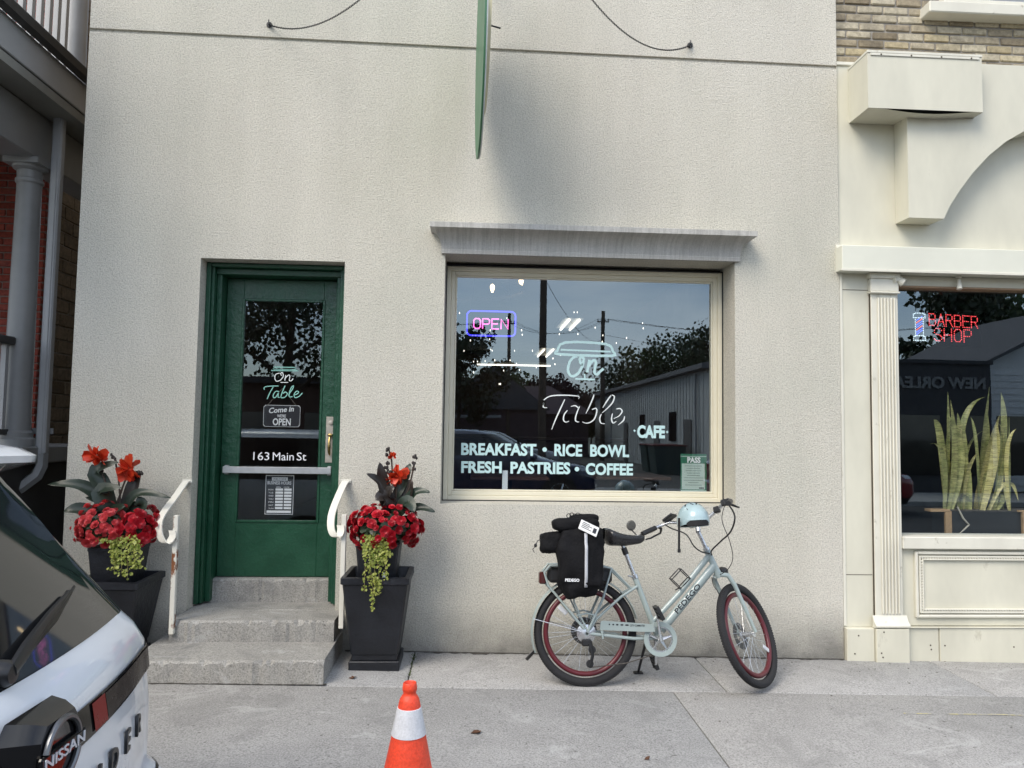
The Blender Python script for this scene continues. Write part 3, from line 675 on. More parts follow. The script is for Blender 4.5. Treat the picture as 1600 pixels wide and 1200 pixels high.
# dirt that has gathered along the foot of the wall
m = MB(); rr = random.Random(19); V = []; N = 120
for i in range(N+1):
    x = -.86+(XR+.86)*i/N; w = .012+.03*rr.random()**2*(1.5 if x < .2 else 1); z = gz(x, -.01)+.0035; V += [Vector((x, -.0005, z)), Vector((x, -w, gz(x, -w)+.0035))]
m.add(V, [[2*i, 2*i+1, 2*i+3, 2*i+2] for i in range(N)]); m.build('wall_foot_dirt', JOINT, kind='stuff', label='thin line of dark dirt along the foot of the stucco wall', cat='dirt', smooth=0)
m = MB()
for i in range(160):
    x = rr.uniform(-.9, 4.2); y = -.01-abs(rr.gauss(0, .35)) if rr.random() < .6 else rr.uniform(-2.3, -.1); s = rr.uniform(.003, .009); a = rr.random()*6.28; z = gz(x, y)+.0015
    m.add([(x+s*cos(a+k*1.571)*(1 if k % 2 else .5), y+s*sin(a+k*1.571)*(1 if k % 2 else .5), z+.002*rr.random()) for k in range(4)]+[(x, y, z+s*.5)], [[0,1,4],[1,2,4],[2,3,4],[3,0,4],[3,2,1,0]])
m.build('grit', mat('grit', (.07, .06, .045), .95, .5, 60), kind='stuff', label='scattered specks of grit and leaf crumbs on the pavement', cat='grit', smooth=0, recalc=False)
# ================================================================== HANDRAILS
def handrail(pts, foot, lab, rusty):
    """flat iron ribbon leaving the wall, sloping down towards the street and curling under; square post below"""
    P = [onY(px, py, Y) for px, py, Y in pts]; c = P[5]; zb = onY(foot[0], foot[1], -.33).z; px_ = onY(foot[0], foot[1], -.31).x
    base = empty('handrail', (px_, -.33, zb), lab, 'handrail', 'iron handrails of the cafe steps'); Q = []
    for i in range(len(P)-1):
        p0, p1, p2, p3 = P[max(i-1,0)], P[i], P[i+1], P[min(i+2,len(P)-1)]
        for k in range(5): u = k/5; Q.append(.5*((2*p1)+(p2-p0)*u+(2*p0-5*p1+4*p2-p3)*u*u+(3*p1-p0-3*p2+p3)*u**3))
    Q.append(P[-1]); m = MB(); V = []; w = Vector((.93, -.36, 0))*.027
    for i, q in enumerate(Q):
        t_ = (Q[min(i+1, len(Q)-1)]-Q[max(i-1, 0)]).normalized(); n_ = t_.cross(w).normalized()*.0045
        V += [q-w-n_, q+w-n_, q+w+n_, q-w+n_]
    k = len(Q); m.add(V, [[i*4+j, i*4+(j+1) % 4, i*4+4+(j+1) % 4, i*4+4+j] for i in range(k-1) for j in range(4)]+[[3,2,1,0], [4*k-4, 4*k-3, 4*k-2, 4*k-1]])
    m.build('rail', RAILC, base, smooth=50)
    part('wall_plate', RAILC, base, (P[0].x-.035, P[0].x+.035, -.012, -.0005, P[0].z-.012, P[0].z+.012), b=.003)
    part('post', rusty, base, (px_-.016, px_+.016, -.325, -.293, zb, P[3].z-.03), b=.003)
    m = MB(); m.tube([Vector((px_-.002, -.31, P[8].z)), P[8]+Vector((0, 0, 0))], .013, 8); m.build('scroll_bolt', NICKEL, base)
    return base
L_PTS = [(293,752,-.002),(288,756,-.05),(274,776,-.16),(259,796,-.24),(250,812,-.29),(248.5,830,-.32),(254,845,-.335),(263,848,-.34),(270,838,-.33),(269,829,-.32)]
handrail(L_PTS, (268, 992), 'white iron handrail with a rust-streaked post on the left of the steps', RAILW)
handrail([(541,752,-.002),(537,757,-.05),(528,777,-.16),(521,795,-.24),(517.5,810,-.29),(517.5,826,-.32),(522,837,-.335),(529,838,-.34),(533,829,-.33),(532,821,-.32)], (533, 983), 'white iron handrail with a curled end on the right of the steps', RAILC)
# ================================================================== BRICKWORK
def brick_wall(parent, org, ux, nrm, L_, H_, bl, bh, mo, bmat, mmat, seed, depth=.05, skip=None, back=.1, jit=.003):
    """separate bricks in running bond; org = lower left corner of the face, nrm = outward normal"""
    rr = random.Random(seed); ux = Vector(ux); nrm = Vector(nrm); org = Vector(org); uz = Vector((0, 0, 1))
    M3 = Matrix((ux, nrm, uz)).transposed()
    var = []
    for k in range(5):
        m = MB(); m.box(-bl/2, bl/2, -depth, 0, -bh/2, bh/2, b=.005+.002*(k % 3))
        for v in m.v: v += Vector((rr.uniform(-.0022,.0022), rr.uniform(-.002,.002), rr.uniform(-.0022,.0022)))
        me = m.mesh('brick', bmat, smooth=0); me.transform(M3.to_4x4()); var.append(me)
    rows = int(H_/(bh+mo))
    for j in range(rows):
        x = -(bl+mo)*(.5 if j % 2 else 0) + rr.uniform(-.01, .01); z = (j+.5)*(bh+mo)
        while x < L_:
            x0, x1 = max(0, x), min(L_, x+bl)
            if x1-x0 > .03 and not (skip and skip((x0+x1)/2, z)):
                o = place('brick', rr.choice(var), org+ux*((x0+x1)/2)+uz*z+nrm*rr.uniform(-jit, jit), parent)
                o.scale = Vector((1, 1, 1))+Vector([abs(c) for c in ux])*((x1-x0)/bl-1)
            x += bl+mo
    m = MB(); a = org; c = org+ux*L_+uz*H_
    p = [a-nrm*.012, a+ux*L_-nrm*.012, c-nrm*.012, a+uz*H_-nrm*.012]
    m.add(p+[q-nrm*back for q in p], [[0,1,2,3],[7,6,5,4],[0,4,5,1],[1,5,6,2],[2,6,7,3],[3,7,4,0]])
    return m.build('mortar', mmat, parent, smooth=0)
BUFF = brick_mat('buff_brick', [(0, (.22, .18, .12)), (.3, (.38, .33, .24)), (.6, (.50, .45, .34)), (.85, (.44, .37, .23)), (1, (.26, .22, .17))], soot=.55)
REDB = brick_mat('red_brick', [(0, (.22, .05, .035)), (.5, (.31, .07, .05)), (1, (.27, .07, .055))], soot=.3)
STON = brick_mat('buff_stone', [(0, (.17, .13, .085)), (.5, (.26, .21, .15)), (1, (.21, .17, .12))], soot=.5)
MORT = mat('mortar', (.26, .24, .21), .95, .2, 10, .6, 90, world=True); MORTR = mat('mortar_red', (.20, .14, .12), .95, .2, 10, .6, 90, world=True)

# ================================================================== BARBER SHOP
CLAD = worn_paint('cream_cladding', (.60, .58, .475), rust=(.30, .27, .20), lo=.64, hi=.80, rough=.5, scale=6, zscale=.45)
CLADL = worn_paint('cream_trim', (.65, .63, .54), rust=(.34, .31, .24), lo=.63, hi=.78, rough=.5, scale=16, zscale=.6)
SCREW = mat('rust_screw', (.06, .045, .03), .8)
bs_ = empty('barber_shop_building', (4.3, .2, -.06), 'cream clad barber shop front with a stepped bracket and buff brick above', 'building')
BX0, BX1 = XR+.004, 6.4; CT = 4.47
part('cladding', CLAD, bs_, (BX0, BX1, .02, .20, 3.03, CT))
part('cladding_flashing', CLADL, bs_, (BX0, BX1, .005, .06, CT, CT+.028), b=.004)
brick_wall(bs_, (BX0, .045, CT+.03), (1,0,0), (0,-1,0), 3.0, 1.1, .196, .056, .013, BUFF, MORT, 3, skip=lambda x, z: x+BX0 > 3.55 and z > .52)
part('brick_wall', mat('far_buff_brick', (.33, .28, .2), .95, .2, 10, world=True), bs_, (BX0+3.0, BX1, .046, .2, CT+.03, 7.0), (BX0, BX0+3.0, .058, .2, CT+1.13, 7.0))
part('side_wall', SIDE, bs_, (BX1-.1, BX1, .25, 13, -.4, 7), (BX0+.3, BX1-.1, 12.9, 13, -.4, 7), (BX0, BX0+.04, .25, 13, -.4, 7))
part('roof', ASPH, bs_, (BX0+.05, BX1-.1, .25, 12.9, 6.8, 6.9))
# upper window with its sill
sl = onY(1450, 27, -.05)
part('upper_sill', CLADL, bs_, (sl.x, 5.1, -.075, .11, 4.885, 4.975), b=.008)
uw = MB(); frame_ring(uw, sl.x+.16, 4.95, 4.978, 6.3, .06, -.01, .10); uwo = uw.build('upper_window_frame', CLADL, bs_)
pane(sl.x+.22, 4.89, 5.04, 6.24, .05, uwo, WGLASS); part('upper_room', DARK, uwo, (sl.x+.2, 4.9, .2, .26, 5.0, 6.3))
# boxed bracket and arch leg
BX = mat('cream_box_metal', (.62, .62, .53), .42, .05, 2, world=True)
YB = -.26; bt = 4.43; bb = 4.015
m = MB(); x0, x1 = 2.868, 3.742
m.add([Vector(p) for p in ((x0,.019,bb),(x0,YB,bb),(x0,YB,bt),(x0,.019,bt),(x1,.019,bb),(x1,YB,bb),(x1,YB,bt),(x1,.019,bt))], [[0,1,2,3],[4,7,6,5],[1,5,6,2],[3,2,6,7]])
# warped soffit sheet that has come away from the front
V = []; n = 14
for i in range(n+1):
    u = i/n; sag = .028*max(0, sin(pi*min(1, max(0, (u-.12)/.8))))
    V += [Vector((x0+(x1-x0)*u, YB+.004, bb+.001-sag*1.0)), Vector((x0+(x1-x0)*u, .019, bb+.001))]
m.add(V, [[2*i, 2*i+1, 2*i+3, 2*i+2] for i in range(n)])
bx = m.build('bracket_box', CLAD, bs_, recalc=False, smooth=0)
part('bracket_void', mat('void', (.01,.01,.01), 1), bx, (x0+.01, x1-.01, YB+.012, .01, bb+.015, bb+.03))
part('bracket_cap', CLADL, bx, (x0-.004, x1+.004, YB-.006, .018, bt+.001, bt+.022), (x0+.02, x1-.02, YB-.008, YB-.001, bt-.02, bt), b=.003)
for i in range(4): 
    m = MB(); m.lathe([(0,-.004),(.006,-.002),(.007,0)], 8, (x0+.1+.23*i, YB-.0085, bt-.011), 'Y'); m.build('screw', SCREW, bx)
YL = -.155; lx = 3.225; lr = 3.50; lb = 3.237
arc = [(lx, bb-.002), (lx, lb), (lr, lb)]
cx_, cz_ = lr+1.02, lb-.26
pts = [(1475,341),(1484,322),(1500,297),(1520,270),(1545,243),(1572,221),(1600,205)]
pp = [onY(px, py, YL) for px, py in pts]
arc = [(lx, bb-.003), (lx, lb)] + [(p.x, p.z if i else lb) for i, p in enumerate(pp)] + [(4.55, 4.03), (4.9, 4.06), (5.3, 4.06)]
arc = arc + [(5.3, 4.44), (x1+.003, 4.44), (x1+.003, bb-.003)]
m = MB(); m.prism(arc, (0, YL, 0), (1,0,0), (0,0,1), (0, .173, 0)); m.build('arched_bracket', CLAD, bs_, smooth=20)
# ledge over the window
LZ0, LZ1 = 2.842, 3.03; LYF = -.10
lg = part('ledge', BX, bs_, (BX0-.03, BX1, LYF, .10, LZ0, LZ1), b=.004)
part('ledge_drip', CLADL, lg, (BX0-.04, BX1, LYF-.008, LYF-.001, LZ0-.008, LZ0+.012), b=.002); part('ledge_flange', CLADL, lg, (BX0-.03, BX1, -.012, .018, LZ1+.001, LZ1+.024), b=.002)
for i in range(12):
    m = MB(); m.lathe([(0,-.004),(.006,-.002),(.007,0)], 8, (BX0+.03+.125*i, -.0125, LZ1+.013), 'Y'); m.build('screw', SCREW, lg)
# lower front
part('left_panel', CLAD, bs_, (BX0, 3.0, .012, .2, .202, LZ0)); part('panel_seam', SCREW, bs_, (BX0+.02, 3.0, .0095, .0115, 2.713, 2.717), (BX0+.02, 2.995, .0095, .0115, .58, .583), (3.0005, 3.004, -.002, .01, .25, 2.78))
part('panel_edge_strip', CLADL, bs_, (BX0, BX0+.022, .003, .0118, .21, LZ0-.002), b=.002)
pil = part('pilaster', CLADL, bs_, (3.005, 3.215, -.012, .14, .245, 2.70), b=.004)
for i in range(6): part('flute', CLADL, pil, (3.052+i*.025, 3.066+i*.025, -.026, -.0121, .30, 2.655), b=.006)
part('capital', CLADL, pil, (2.995, 3.215, -.03, .139, 2.70, 2.80), (2.985, 3.222, -.045, .139, 2.80, 2.84), (2.99, 3.22, -.042, .139, 2.685, 2.70), b=.005)
m = MB(); m.prism([(0,.205),(.03,.205),(.05,.215),(.05,.225),(.022,.25),(.0,.29)], (2.98, -.012, 0), (0,-1,0), (0,0,1), (.26, 0, 0)); m.build('plinth_moulding', CLADL, pil)
part('plinth', CLAD, pil, (2.985, 3.235, -.055, .138, -.14, .203), b=.004)
part('left_plinth', CLAD, bs_, (BX0+.004, 2.982, -.035, .138, -.14, .2), b=.004)
GYB = .10
part('head', CLAD, bs_, (3.217, BX1, .03, .2, 2.762, LZ0-.002), b=.003)
part('soffit_timber', mat('bare_timber', (.30, .2, .12), .8, .2, 20), bs_, (3.218, BX1, .02, .12, 2.748, 2.761))
part('sill', CLADL, bs_, (3.217, BX1, -.02, .2, .775, .866), b=.006)
part('apron', CLAD, bs_, (3.217, BX1, .03, .2, .205, .774), b=.002)
part('skirting', CLAD, bs_, (3.237, 3.49, .0, .2, -.14, .2), (3.494, BX1, -.008, .2, -.14, .2), (3.237, BX1, -.02, .0, .2001, .2045), b=.003)
pm = MB(); frame_ring(pm, 3.325, 6.2, .268, .755, .022, .002, .029, .005); frame_ring(pm, 3.357, 6.168, .30, .723, .014, .008, .0295, .003); frame_ring(pm, 3.38, 6.145, .323, .70, .010, .006, .0295, .003)
pmo = pm.build('panel_moulding', CLADL, bs_)
bd = MB()
for i in range(64):
    for z in (.3185, .7045): bd.ell((3.384+i*.0205, .014, z), (.0088, .008, .0055), 6, 4)
for i in range(18): bd.ell((3.3755, .014, .335+i*.0205), (.0055, .008, .0088), 6, 4)
tag(bd.build('rope_beading', CLADL, pmo), kind='stuff')
for x, z in ((3.425, .07), (3.53, .07), (4.06, .06), (3.43, .04), (2.86, .15), (2.83, .02), (3.04, .18), (3.02, .03), (3.03, .0)):
    m = MB(); m.lathe([(0,-.003),(.005,-.002),(.006,0)], 8, (x, (-.0561 if x in (3.04,3.02,3.03) else -.0362 if x < 2.9 else -.0005 if x < 3.49 else -.0085), z), 'Y'); m.build('screw', SCREW, bs_)
pane(3.217, 6.2, .867, 2.747, GYB, bs_, WGLASS)
# dark shop interior
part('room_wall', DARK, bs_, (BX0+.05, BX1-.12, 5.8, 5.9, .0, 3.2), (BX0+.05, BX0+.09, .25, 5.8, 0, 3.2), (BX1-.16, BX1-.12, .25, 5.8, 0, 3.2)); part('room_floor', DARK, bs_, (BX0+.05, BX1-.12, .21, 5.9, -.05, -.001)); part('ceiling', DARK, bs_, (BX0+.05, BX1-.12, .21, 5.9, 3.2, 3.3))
# little spot lamps under the ledge
for px, lab in ((1404, 'small white twin-head lamp tucked beside the pilaster capital'), (1500, 'small white lamp under the ledge above the barber sign')):
    c = onY(px, 437, -.02); z = LZ0-.001
    sp = empty('spot_lamp', (c.x, -.0, z-.1), lab, 'lamp')
    m = MB(); m.lathe([(.022, 0), (.022, -.012), (.008, -.016), (.008, -.05)], 12, (c.x, -.005, z)); m.build('bracket', CLADL, sp)
    if px < 1450:
        m = MB(); m.tube([(c.x-.02, -.015, z-.035), (c.x+.03, -.03, z-.07)], [.022, .034], 12); m.tube([(c.x+.02, -.01, z-.03), (c.x-.05, -.03, z-.05)], [.02, .03], 12); m.build('lamp_head', CLADL, sp)
    else:
        m = MB(); m.tube([(c.x, -.005, z-.03), (c.x-.006, -.02, z-.105)], [.014, .020], 12); m.build('lamp_head', CLADL, sp)

# LED barber sign just inside the glass
RED = emit('red_led', (1, .08, .09), .9); WLED = emit('white_led', (.75, .92, 1), .6); BLED = emit('blue_led', (.08, .12, 1), 1.0)
LYB = GYB+.03
SEG = {'B': [[(0,0),(0,1),(.7,1),(.9,.88),(.9,.64),(.7,.52),(0,.52)], [(.7,.52),(.95,.4),(.95,.14),(.72,0),(0,0)]], 'A': [[(0,0),(.5,1),(1,0)], [(.2,.36),(.8,.36)]], 'R': [[(0,0),(0,1),(.7,1),(.92,.86),(.92,.62),(.7,.5),(0,.5)], [(.5,.5),(.95,0)]],
       'E': [[(.95,1),(0,1),(0,0),(.95,0)], [(0,.52),(.8,.52)]], 'S': [[(.95,.85),(.75,1),(.25,1),(.03,.85),(.03,.66),(.25,.53),(.72,.47),(.95,.32),(.95,.14),(.72,0),(.25,0),(0,.15)]], 'H': [[(0,0),(0,1)], [(.95,0),(.95,1)], [(0,.5),(.95,.5)]],
       'O': [[(.25,0),(.03,.2),(.03,.8),(.25,1),(.72,1),(.95,.8),(.95,.2),(.72,0),(.25,0)]], 'P': [[(0,0),(0,1),(.7,1),(.93,.86),(.93,.6),(.7,.46),(0,.46)]], 'N': [[(0,0),(0,1),(.95,0),(.95,1)]]}
bsg = empty('barber_led_sign', onY(1476, 540, LYB), 'red dotted LED sign reading BARBER SHOP with a striped pole in the window', 'sign')
def dots(m, line, step, r, y=LYB):
    for a, b in zip(line, line[1:]):
        n = max(1, round((b-a).length/step))
        for i in range(n): m.ell(a+(b-a)*(i/n), r, 6, 4)
    m.ell(line[-1], r, 6, 4)
def led_word(word, pA, pB, cap):
    a, b = onY(*pA, LYB), onY(*pB, LYB); h = (onY(pA[0], pA[1]-cap, LYB)-a).length; W_ = (b-a)/len(word)
    for i, ch in enumerate(word):
        m = MB()
        for ln in SEG[ch]: dots(m, [a+W_*i+W_*.78*p[0]+Vector((0,0,h*p[1])) for p in ln], .0135, .0040)
        m.build('letter_'+ch.lower(), RED, bsg)
led_word('BARBER', (1452, 508), (1531, 513), 18); led_word('SHOP', (1460, 532), (1522, 535), 19)
c0, c1 = onY(1427, 489, LYB), onY(1446, 532, LYB)
m = MB(); rw, rh = c1.x-c0.x, c0.z-c1.z
for zt, zb in ((c0.z, c0.z-.17*rh), (c1.z+.17*rh, c1.z)):
    dots(m, [Vector(p) for p in ((c0.x,LYB,zb),(c0.x,LYB,zt-.01),(c0.x+.02,LYB,zt),(c1.x-.02,LYB,zt),(c1.x,LYB,zt-.01),(c1.x,LYB,zb),(c0.x,LYB,zb))], .0135, .0045)
for x in (c0.x+.015, c1.x-.015): dots(m, [Vector((x,LYB,c0.z-.17*rh)), Vector((x,LYB,c1.z+.17*rh))], .0135, .0042)
m.build('pole_outline', WLED, bsg)
for k in range(7):
    m = MB(); z = c1.z+.22*rh+k*.085*rh; dots(m, [Vector((c0.x+.026,LYB,z)), Vector((c1.x-.026,LYB,z+.03))], .012, .0045); m.build('pole_stripe', RED if k % 3 == 2 else BLED, bsg)
part('backing_panel', clear('acrylic', (.82, .83, .85)), bsg, (c0.x-.02, onY(1534, 500, LYB).x, LYB+.008, LYB+.011, c1.z-.04, c0.z+.02))

# snake plants in a black trough behind the glass
SNL = banded_leaf('snake_leaf', (.34, .38, .12), (.56, .56, .22))
SNE = banded_leaf('snake_leaf_yellow', (.58, .54, .18), (.74, .68, .30))
tr0, tr1 = onY(1447, 795, .34), onY(1590, 838, .34)
tro = empty('plant_trough', ((tr0.x+tr1.x)/2, .4, .72), 'black plant trough with bare timber ends in the barber window', 'planter')
tz = tr0.z-.012
part('trough_box', mat('trough_black', (.012,.014,.016), .35), tro, (tr0.x+.16, tr1.x+.5, .30, .52, .70, tz), b=.004)
part('corner_post', mat('pine', (.36,.24,.13), .7, .2, 12), tro, (tr0.x+.12, tr0.x+.17, .28, .30, .70, tz)); part('corner_post', bpy.data.materials['pine'], tro, (tr1.x+.0, tr1.x+.05, .28, .30, .70, tz))
part('rim', bpy.data.materials['pine'], tro, (tr0.x, tr0.x+.16, .28, .36, tz-.004, tz+.014), (tr1.x-.03, tr1.x+.5, .28, .30, tz, tz+.014))
part('soil', JOINT, tro, (tr0.x+.17, tr1.x+.49, .305, .515, tz, tz+.006))
sp_ = empty('snake_plant', ((tr0.x+tr1.x)/2, .4, tz), 'tall yellow-green snake plant filling the trough in the barber window', 'plant')
LV = [((1478,790),(1470,690),(1459,655),10,0),((1480,790),(1482,700),(1481,612),8,0),((1483,790),(1500,715),(1482,648),13,0),((1480,792),(1492,720),(1485,625),9,0),((1495,792),(1493,720),(1503,670),9,1),((1478,792),(1484,745),(1492,700),11,1),((1499,792),(1500,700),(1496,645),8,0),((1510,792),(1508,720),(1505,660),8,0),
      ((1505,792),(1512,740),(1529,706),8,1),((1508,792),(1503,670),(1540,620),9,0),((1527,792),(1536,700),(1546,604),11,0),((1530,792),(1526,700),(1517,652),8,0),((1525,792),(1545,710),(1562,648),12,1),((1533,792),(1553,720),(1557,660),12,1),((1552,792),(1568,690),(1564,613),10,0),((1545,792),(1567,735),(1579,714),8,1),
      ((1578,792),(1577,700),(1577,652),7,0),((1560,792),(1566,740),(1564,692),8,0),((1535,792),(1541,750),(1543,740),9,0),((1557,792),(1561,745),(1558,705),9,0),((1516,792),(1513,745),(1507,712),8,0),((1530,792),(1536,752),(1533,690),8,1),((1577,792),(1572,775),(1568,755),6,1),((1522,792),(1530,760),(1540,735),7,1)]
rr = random.Random(8)
LV += [((a[0]+rr.randint(-6, 8), 792), (b[0]+rr.randint(-7, 9), b[1]+rr.randint(0, 40)), (c[0]+rr.randint(-10, 12), c[1]+rr.randint(15, 80)), w*.8, rr.random() < .4) for a, b, c, w, _ in LV[:22]]
for i, (p0, p1, p2, w, ylw) in enumerate(LV):
    Yl = .33+.16*rr.random(); a, b, c = (onY(*p, Yl) for p in (p0, p1, p2)); a.z = tz-.03; sl_ = w/1155*5.8*.36
    m = MB(); N = 12; V = []; tw = rr.uniform(-.5, .5); ph = rr.uniform(-.7, .7)
    for k in range(N+1):
        u = k/N; q = a*(1-u)**2+(b*2-(a+c)*.5)*2*u*(1-u)+c*u*u; ww = sl_*(.55+.9*sin(pi*min(1, u*.9+.06))**1)*(1 if u < .75 else sqrt(max(0, (1-u)/.25)))+.0008
        an = ph+tw*u; d = Vector((cos(an), sin(an), 0)); nn = Vector((-sin(an), cos(an), 0))
        V += [q-d*ww, q+nn*ww*.32, q+d*ww, q+nn*(ww*.32+.002)]
    Fs = []
    for k in range(N):
        e = k*4
        for j in range(4): Fs.append([e+j, e+(j+1) % 4, e+4+(j+1) % 4, e+4+j])
    m.add(V, Fs).build('leaf', SNE if ylw else SNL, sp_, smooth=60)
m = MB(); q = [onY(px, py, .29) for px, py in ((1496, 792), (1505, 810), (1514, 820), (1507, 827), (1499, 834))]; m.tube(q, [.006,.008,.008,.006,.003], 6); m.build('dry_leaf', mat('dry_leaf', (.42,.40,.34), .8), sp_)

# ================================================================== LEFT HOUSE
GREYP = mat('grey_porch_paint', (.23, .235, .235), .45, .12, 3, world=True); GREYL = mat('light_porch_paint', (.34, .35, .36), .4, .1, 3, world=True); SOFF = mat('porch_soffit', (.22, .22, .20), .7, .15, 2, world=True)
DKRAIL = mat('dark_rail_paint', (.045, .045, .045), .5, .2, 6)
hs = empty('brick_house', (-6, 3, 0), 'dark red brick house with a grey two-level porch left of the cafe', 'building')
HX = -4.22; HY0 = 2.0
brick_wall(hs, (HX-.92, HY0, 1.40), (1,0,0), (0,-1,0), .92, 5.3, .205, .06, .012, REDB, MORTR, 11)
brick_wall(hs, (HX, HY0+.06, .1), (0,1,0), (1,0,0), 1.1, 6.2, .29, .125, .014, STON, MORT, 12)
part('house_wall', mat('plain_red_brick', (.2, .05, .04), .95, .2, 8, world=True), hs, (-11, HX-.92, HY0-.01, HY0+.2, -.3, 8.5), (HX-.92, HX-.001, HY0+.0, HY0+.05, 6.7, 8.5))
part('side_wall', SIDE, hs, (HX-.2, HX-.013, HY0+1.16, 14, -.3, 8.5), (HX-.2, HX-.013, HY0+.125, HY0+1.16, 6.3, 8.5))
ROCK = mat('foundation_stone', (.085, .085, .08), .95, .4, 3, .9, 12, world=True)
part('foundation', ROCK, hs, (-11, HX-.005, HY0-.06, HY0+.02, -.3, 1.38)); 
rr = random.Random(2)
for i in range(5):
    for j in range(5):
        z = -.2+j*.26; y = HY0+.12+i*.3+(j % 2)*.12; part('foundation_stone', ROCK, hs, (HX-.015, HX+.03+rr.random()*.05, y, y+.28, z, z+.245), b=.03)
part('porch_floor', GREYP, hs, (-10, -3.52, -1.9, HY0-.07, 1.28, 1.42), b=.01)
part('porch_skirt', DKRAIL, hs, (-10, -3.6, -1.8, -1.74, -.3, 1.27), (-3.66, -3.60, -1.74, HY0-.1, -.3, 1.27))
part('porch_beam', GREYP, hs, (-3.86, -3.60, -1.85, HY0-.02, 3.78, 4.16), b=.008)
part('porch_ceiling', SOFF, hs, (-10, -3.36, -2.0, HY0-.02, 4.17, 4.24))
part('fascia', GREYL, hs, (-3.42, -3.36, -2.05, HY0+.1, 4.26, 4.52), b=.006); part('balcony_floor', GREYP, hs, (-10, -3.425, -2.0, HY0-.02, 4.42, 4.53))
m = MB(); m.tube([(-3.31, -2.05, 4.55), (-3.31, HY0+.1, 4.55)], [(.06, .05)]*2, 6); m.build('gutter', DKRAIL, hs)
def column(x, y, z0, z1, r, nm='porch_column'):
    m = MB(); m.lathe([(r*1.35, 0), (r*1.35, .06), (r*1.18, .075), (r*1.2, .11), (r*1.04, .13), (r, .3), (r*.86, z1-z0-.20), (r*.98, z1-z0-.185), (r*.98, z1-z0-.16), (r*.88, z1-z0-.15), (r*.9, z1-z0-.09), (r*1.2, z1-z0-.07), (r*1.25, z1-z0-.05)], 24, (x, y, z0)); 
    m.box(x-r*1.35, x+r*1.35, y-r*1.35, y+r*1.35, z1-.05, z1); return m.build(nm, GREYP if z0 < 3 else GREYL, hs)
column(-3.70, .84, 1.42, 3.78, .105); column(-3.70, -1.7, 1.42, 3.78, .105); column(-3.57, 1.15, 4.53, 6.9, .10)
rl = empty('porch_railing', (-3.72, -.4, 1.42), 'dark grey lower porch railing with pale square balusters', 'railing')
part('top_rail', DKRAIL, rl, (-3.77, -3.67, -1.6, .735, 2.235, 2.30), b=.01); part('bottom_rail', DKRAIL, rl, (-3.75, -3.69, -1.6, .735, 1.515, 1.56), b=.005)
for i in range(20): part('baluster', GREYL, rl, (-3.74, -3.70, .66-i*.112, .70-i*.112, 1.561, 2.234))
rl2 = empty('balcony_railing', (-3.55, -.4, 4.53), 'pale grey balcony railing of square balusters above the porch gutter', 'railing')
part('top_rail', GREYL, rl2, (-3.60, -3.50, -1.9, 1.04, 5.50, 5.56), b=.01); part('bottom_rail', GREYL, rl2, (-3.58, -3.52, -1.9, 1.04, 4.60, 4.65), b=.005)
for i in range(24): part('baluster', GREYL, rl2, (-3.57, -3.53, .93-i*.118, .975-i*.118, 4.651, 5.499))
dsx = empty('downspout', (-3.515, .9, .7), 'pale grey square downspout with an elbow beside the porch column', 'pipe')
m = MB(); xs_ = -3.515
m.box(xs_-.042, xs_+.042, .86, .93, 1.36, 4.50, b=.012); m.box(xs_-.02, xs_+.02, .853, .859, 1.36, 4.5, b=.003); m.build('pipe', GREYL, dsx)
m = MB(); m.tube([(xs_, .895, 1.37), (xs_, .895, 1.26), (xs_-.02, .87, 1.18), (xs_-.10, .80, 1.09), (xs_-.42, .6, .86), (xs_-.60, .5, .74)], [(.05, .042)]*6, 6); m.build('elbow', GREYP, dsx)
part('strap', GREYP, dsx, (xs_-.3, xs_+.06, .935, .945, 1.52, 1.57), b=.002)
# ================================================================== HANGING SIGN AND CHAINS
SG = mat('sign_green', (.06, .17, .085), .45, .08, 2); SCREAM = mat('sign_cream', (.62, .57, .38), .5, .06); SWHT = mat('sign_white', (.7, .72, .7), .5); IRON = mat('black_iron', (.02, .02, .02), .5, .2, 20)
sgn = empty('blade_sign', (.05, -.85, 3.35), 'round green projecting sign seen edge-on above the window cornice', 'sign')
sc_, srad, ang = Vector((.022, -.64, 4.19)), .78, radians(2.6)
ux_, uy_ = Vector((sin(ang), -cos(ang), 0)), Vector((0, 0, 1)); nx_ = Vector((cos(ang), sin(ang), 0))
def disc(m, c, ra, rb, th, n=64): m.prism([(ra*cos(2*pi*k/n), rb*sin(2*pi*k/n)) for k in range(n)], c, ux_, uy_, nx_*th)
m = MB(); disc(m, sc_-nx_*.012, .56, srad, .012); m.build('green_face', SG, sgn)
m = MB(); disc(m, sc_+nx_*.0005, .555, srad-.005, .008); m.build('core_board', SWHT, sgn)
m = MB(); disc(m, sc_+nx_*.0090+Vector((0, -.10, .10)), .46, srad-.16, .026); m.build('cream_panel', SCREAM, sgn)
br = [Vector((.06, 0, 5.05)), Vector((.06, -1.5, 5.05))]
m = MB(); m.tube(br, .018, 8); m.build('bracket_arm', IRON, sgn)
for y in (-.55, -1.2): m = MB(); m.tube([(.06, y, 5.03), (.06, y, 4.86)], .008, 6); m.build('hanger', IRON, sgn)
a = onY(757, 36, -.55); m = MB(); m.tube([(a.x-.02, -.55, a.z), (a.x+.11, -.5, a.z-.003)], .006, 6); m.build('cross_bolt', IRON, sgn)
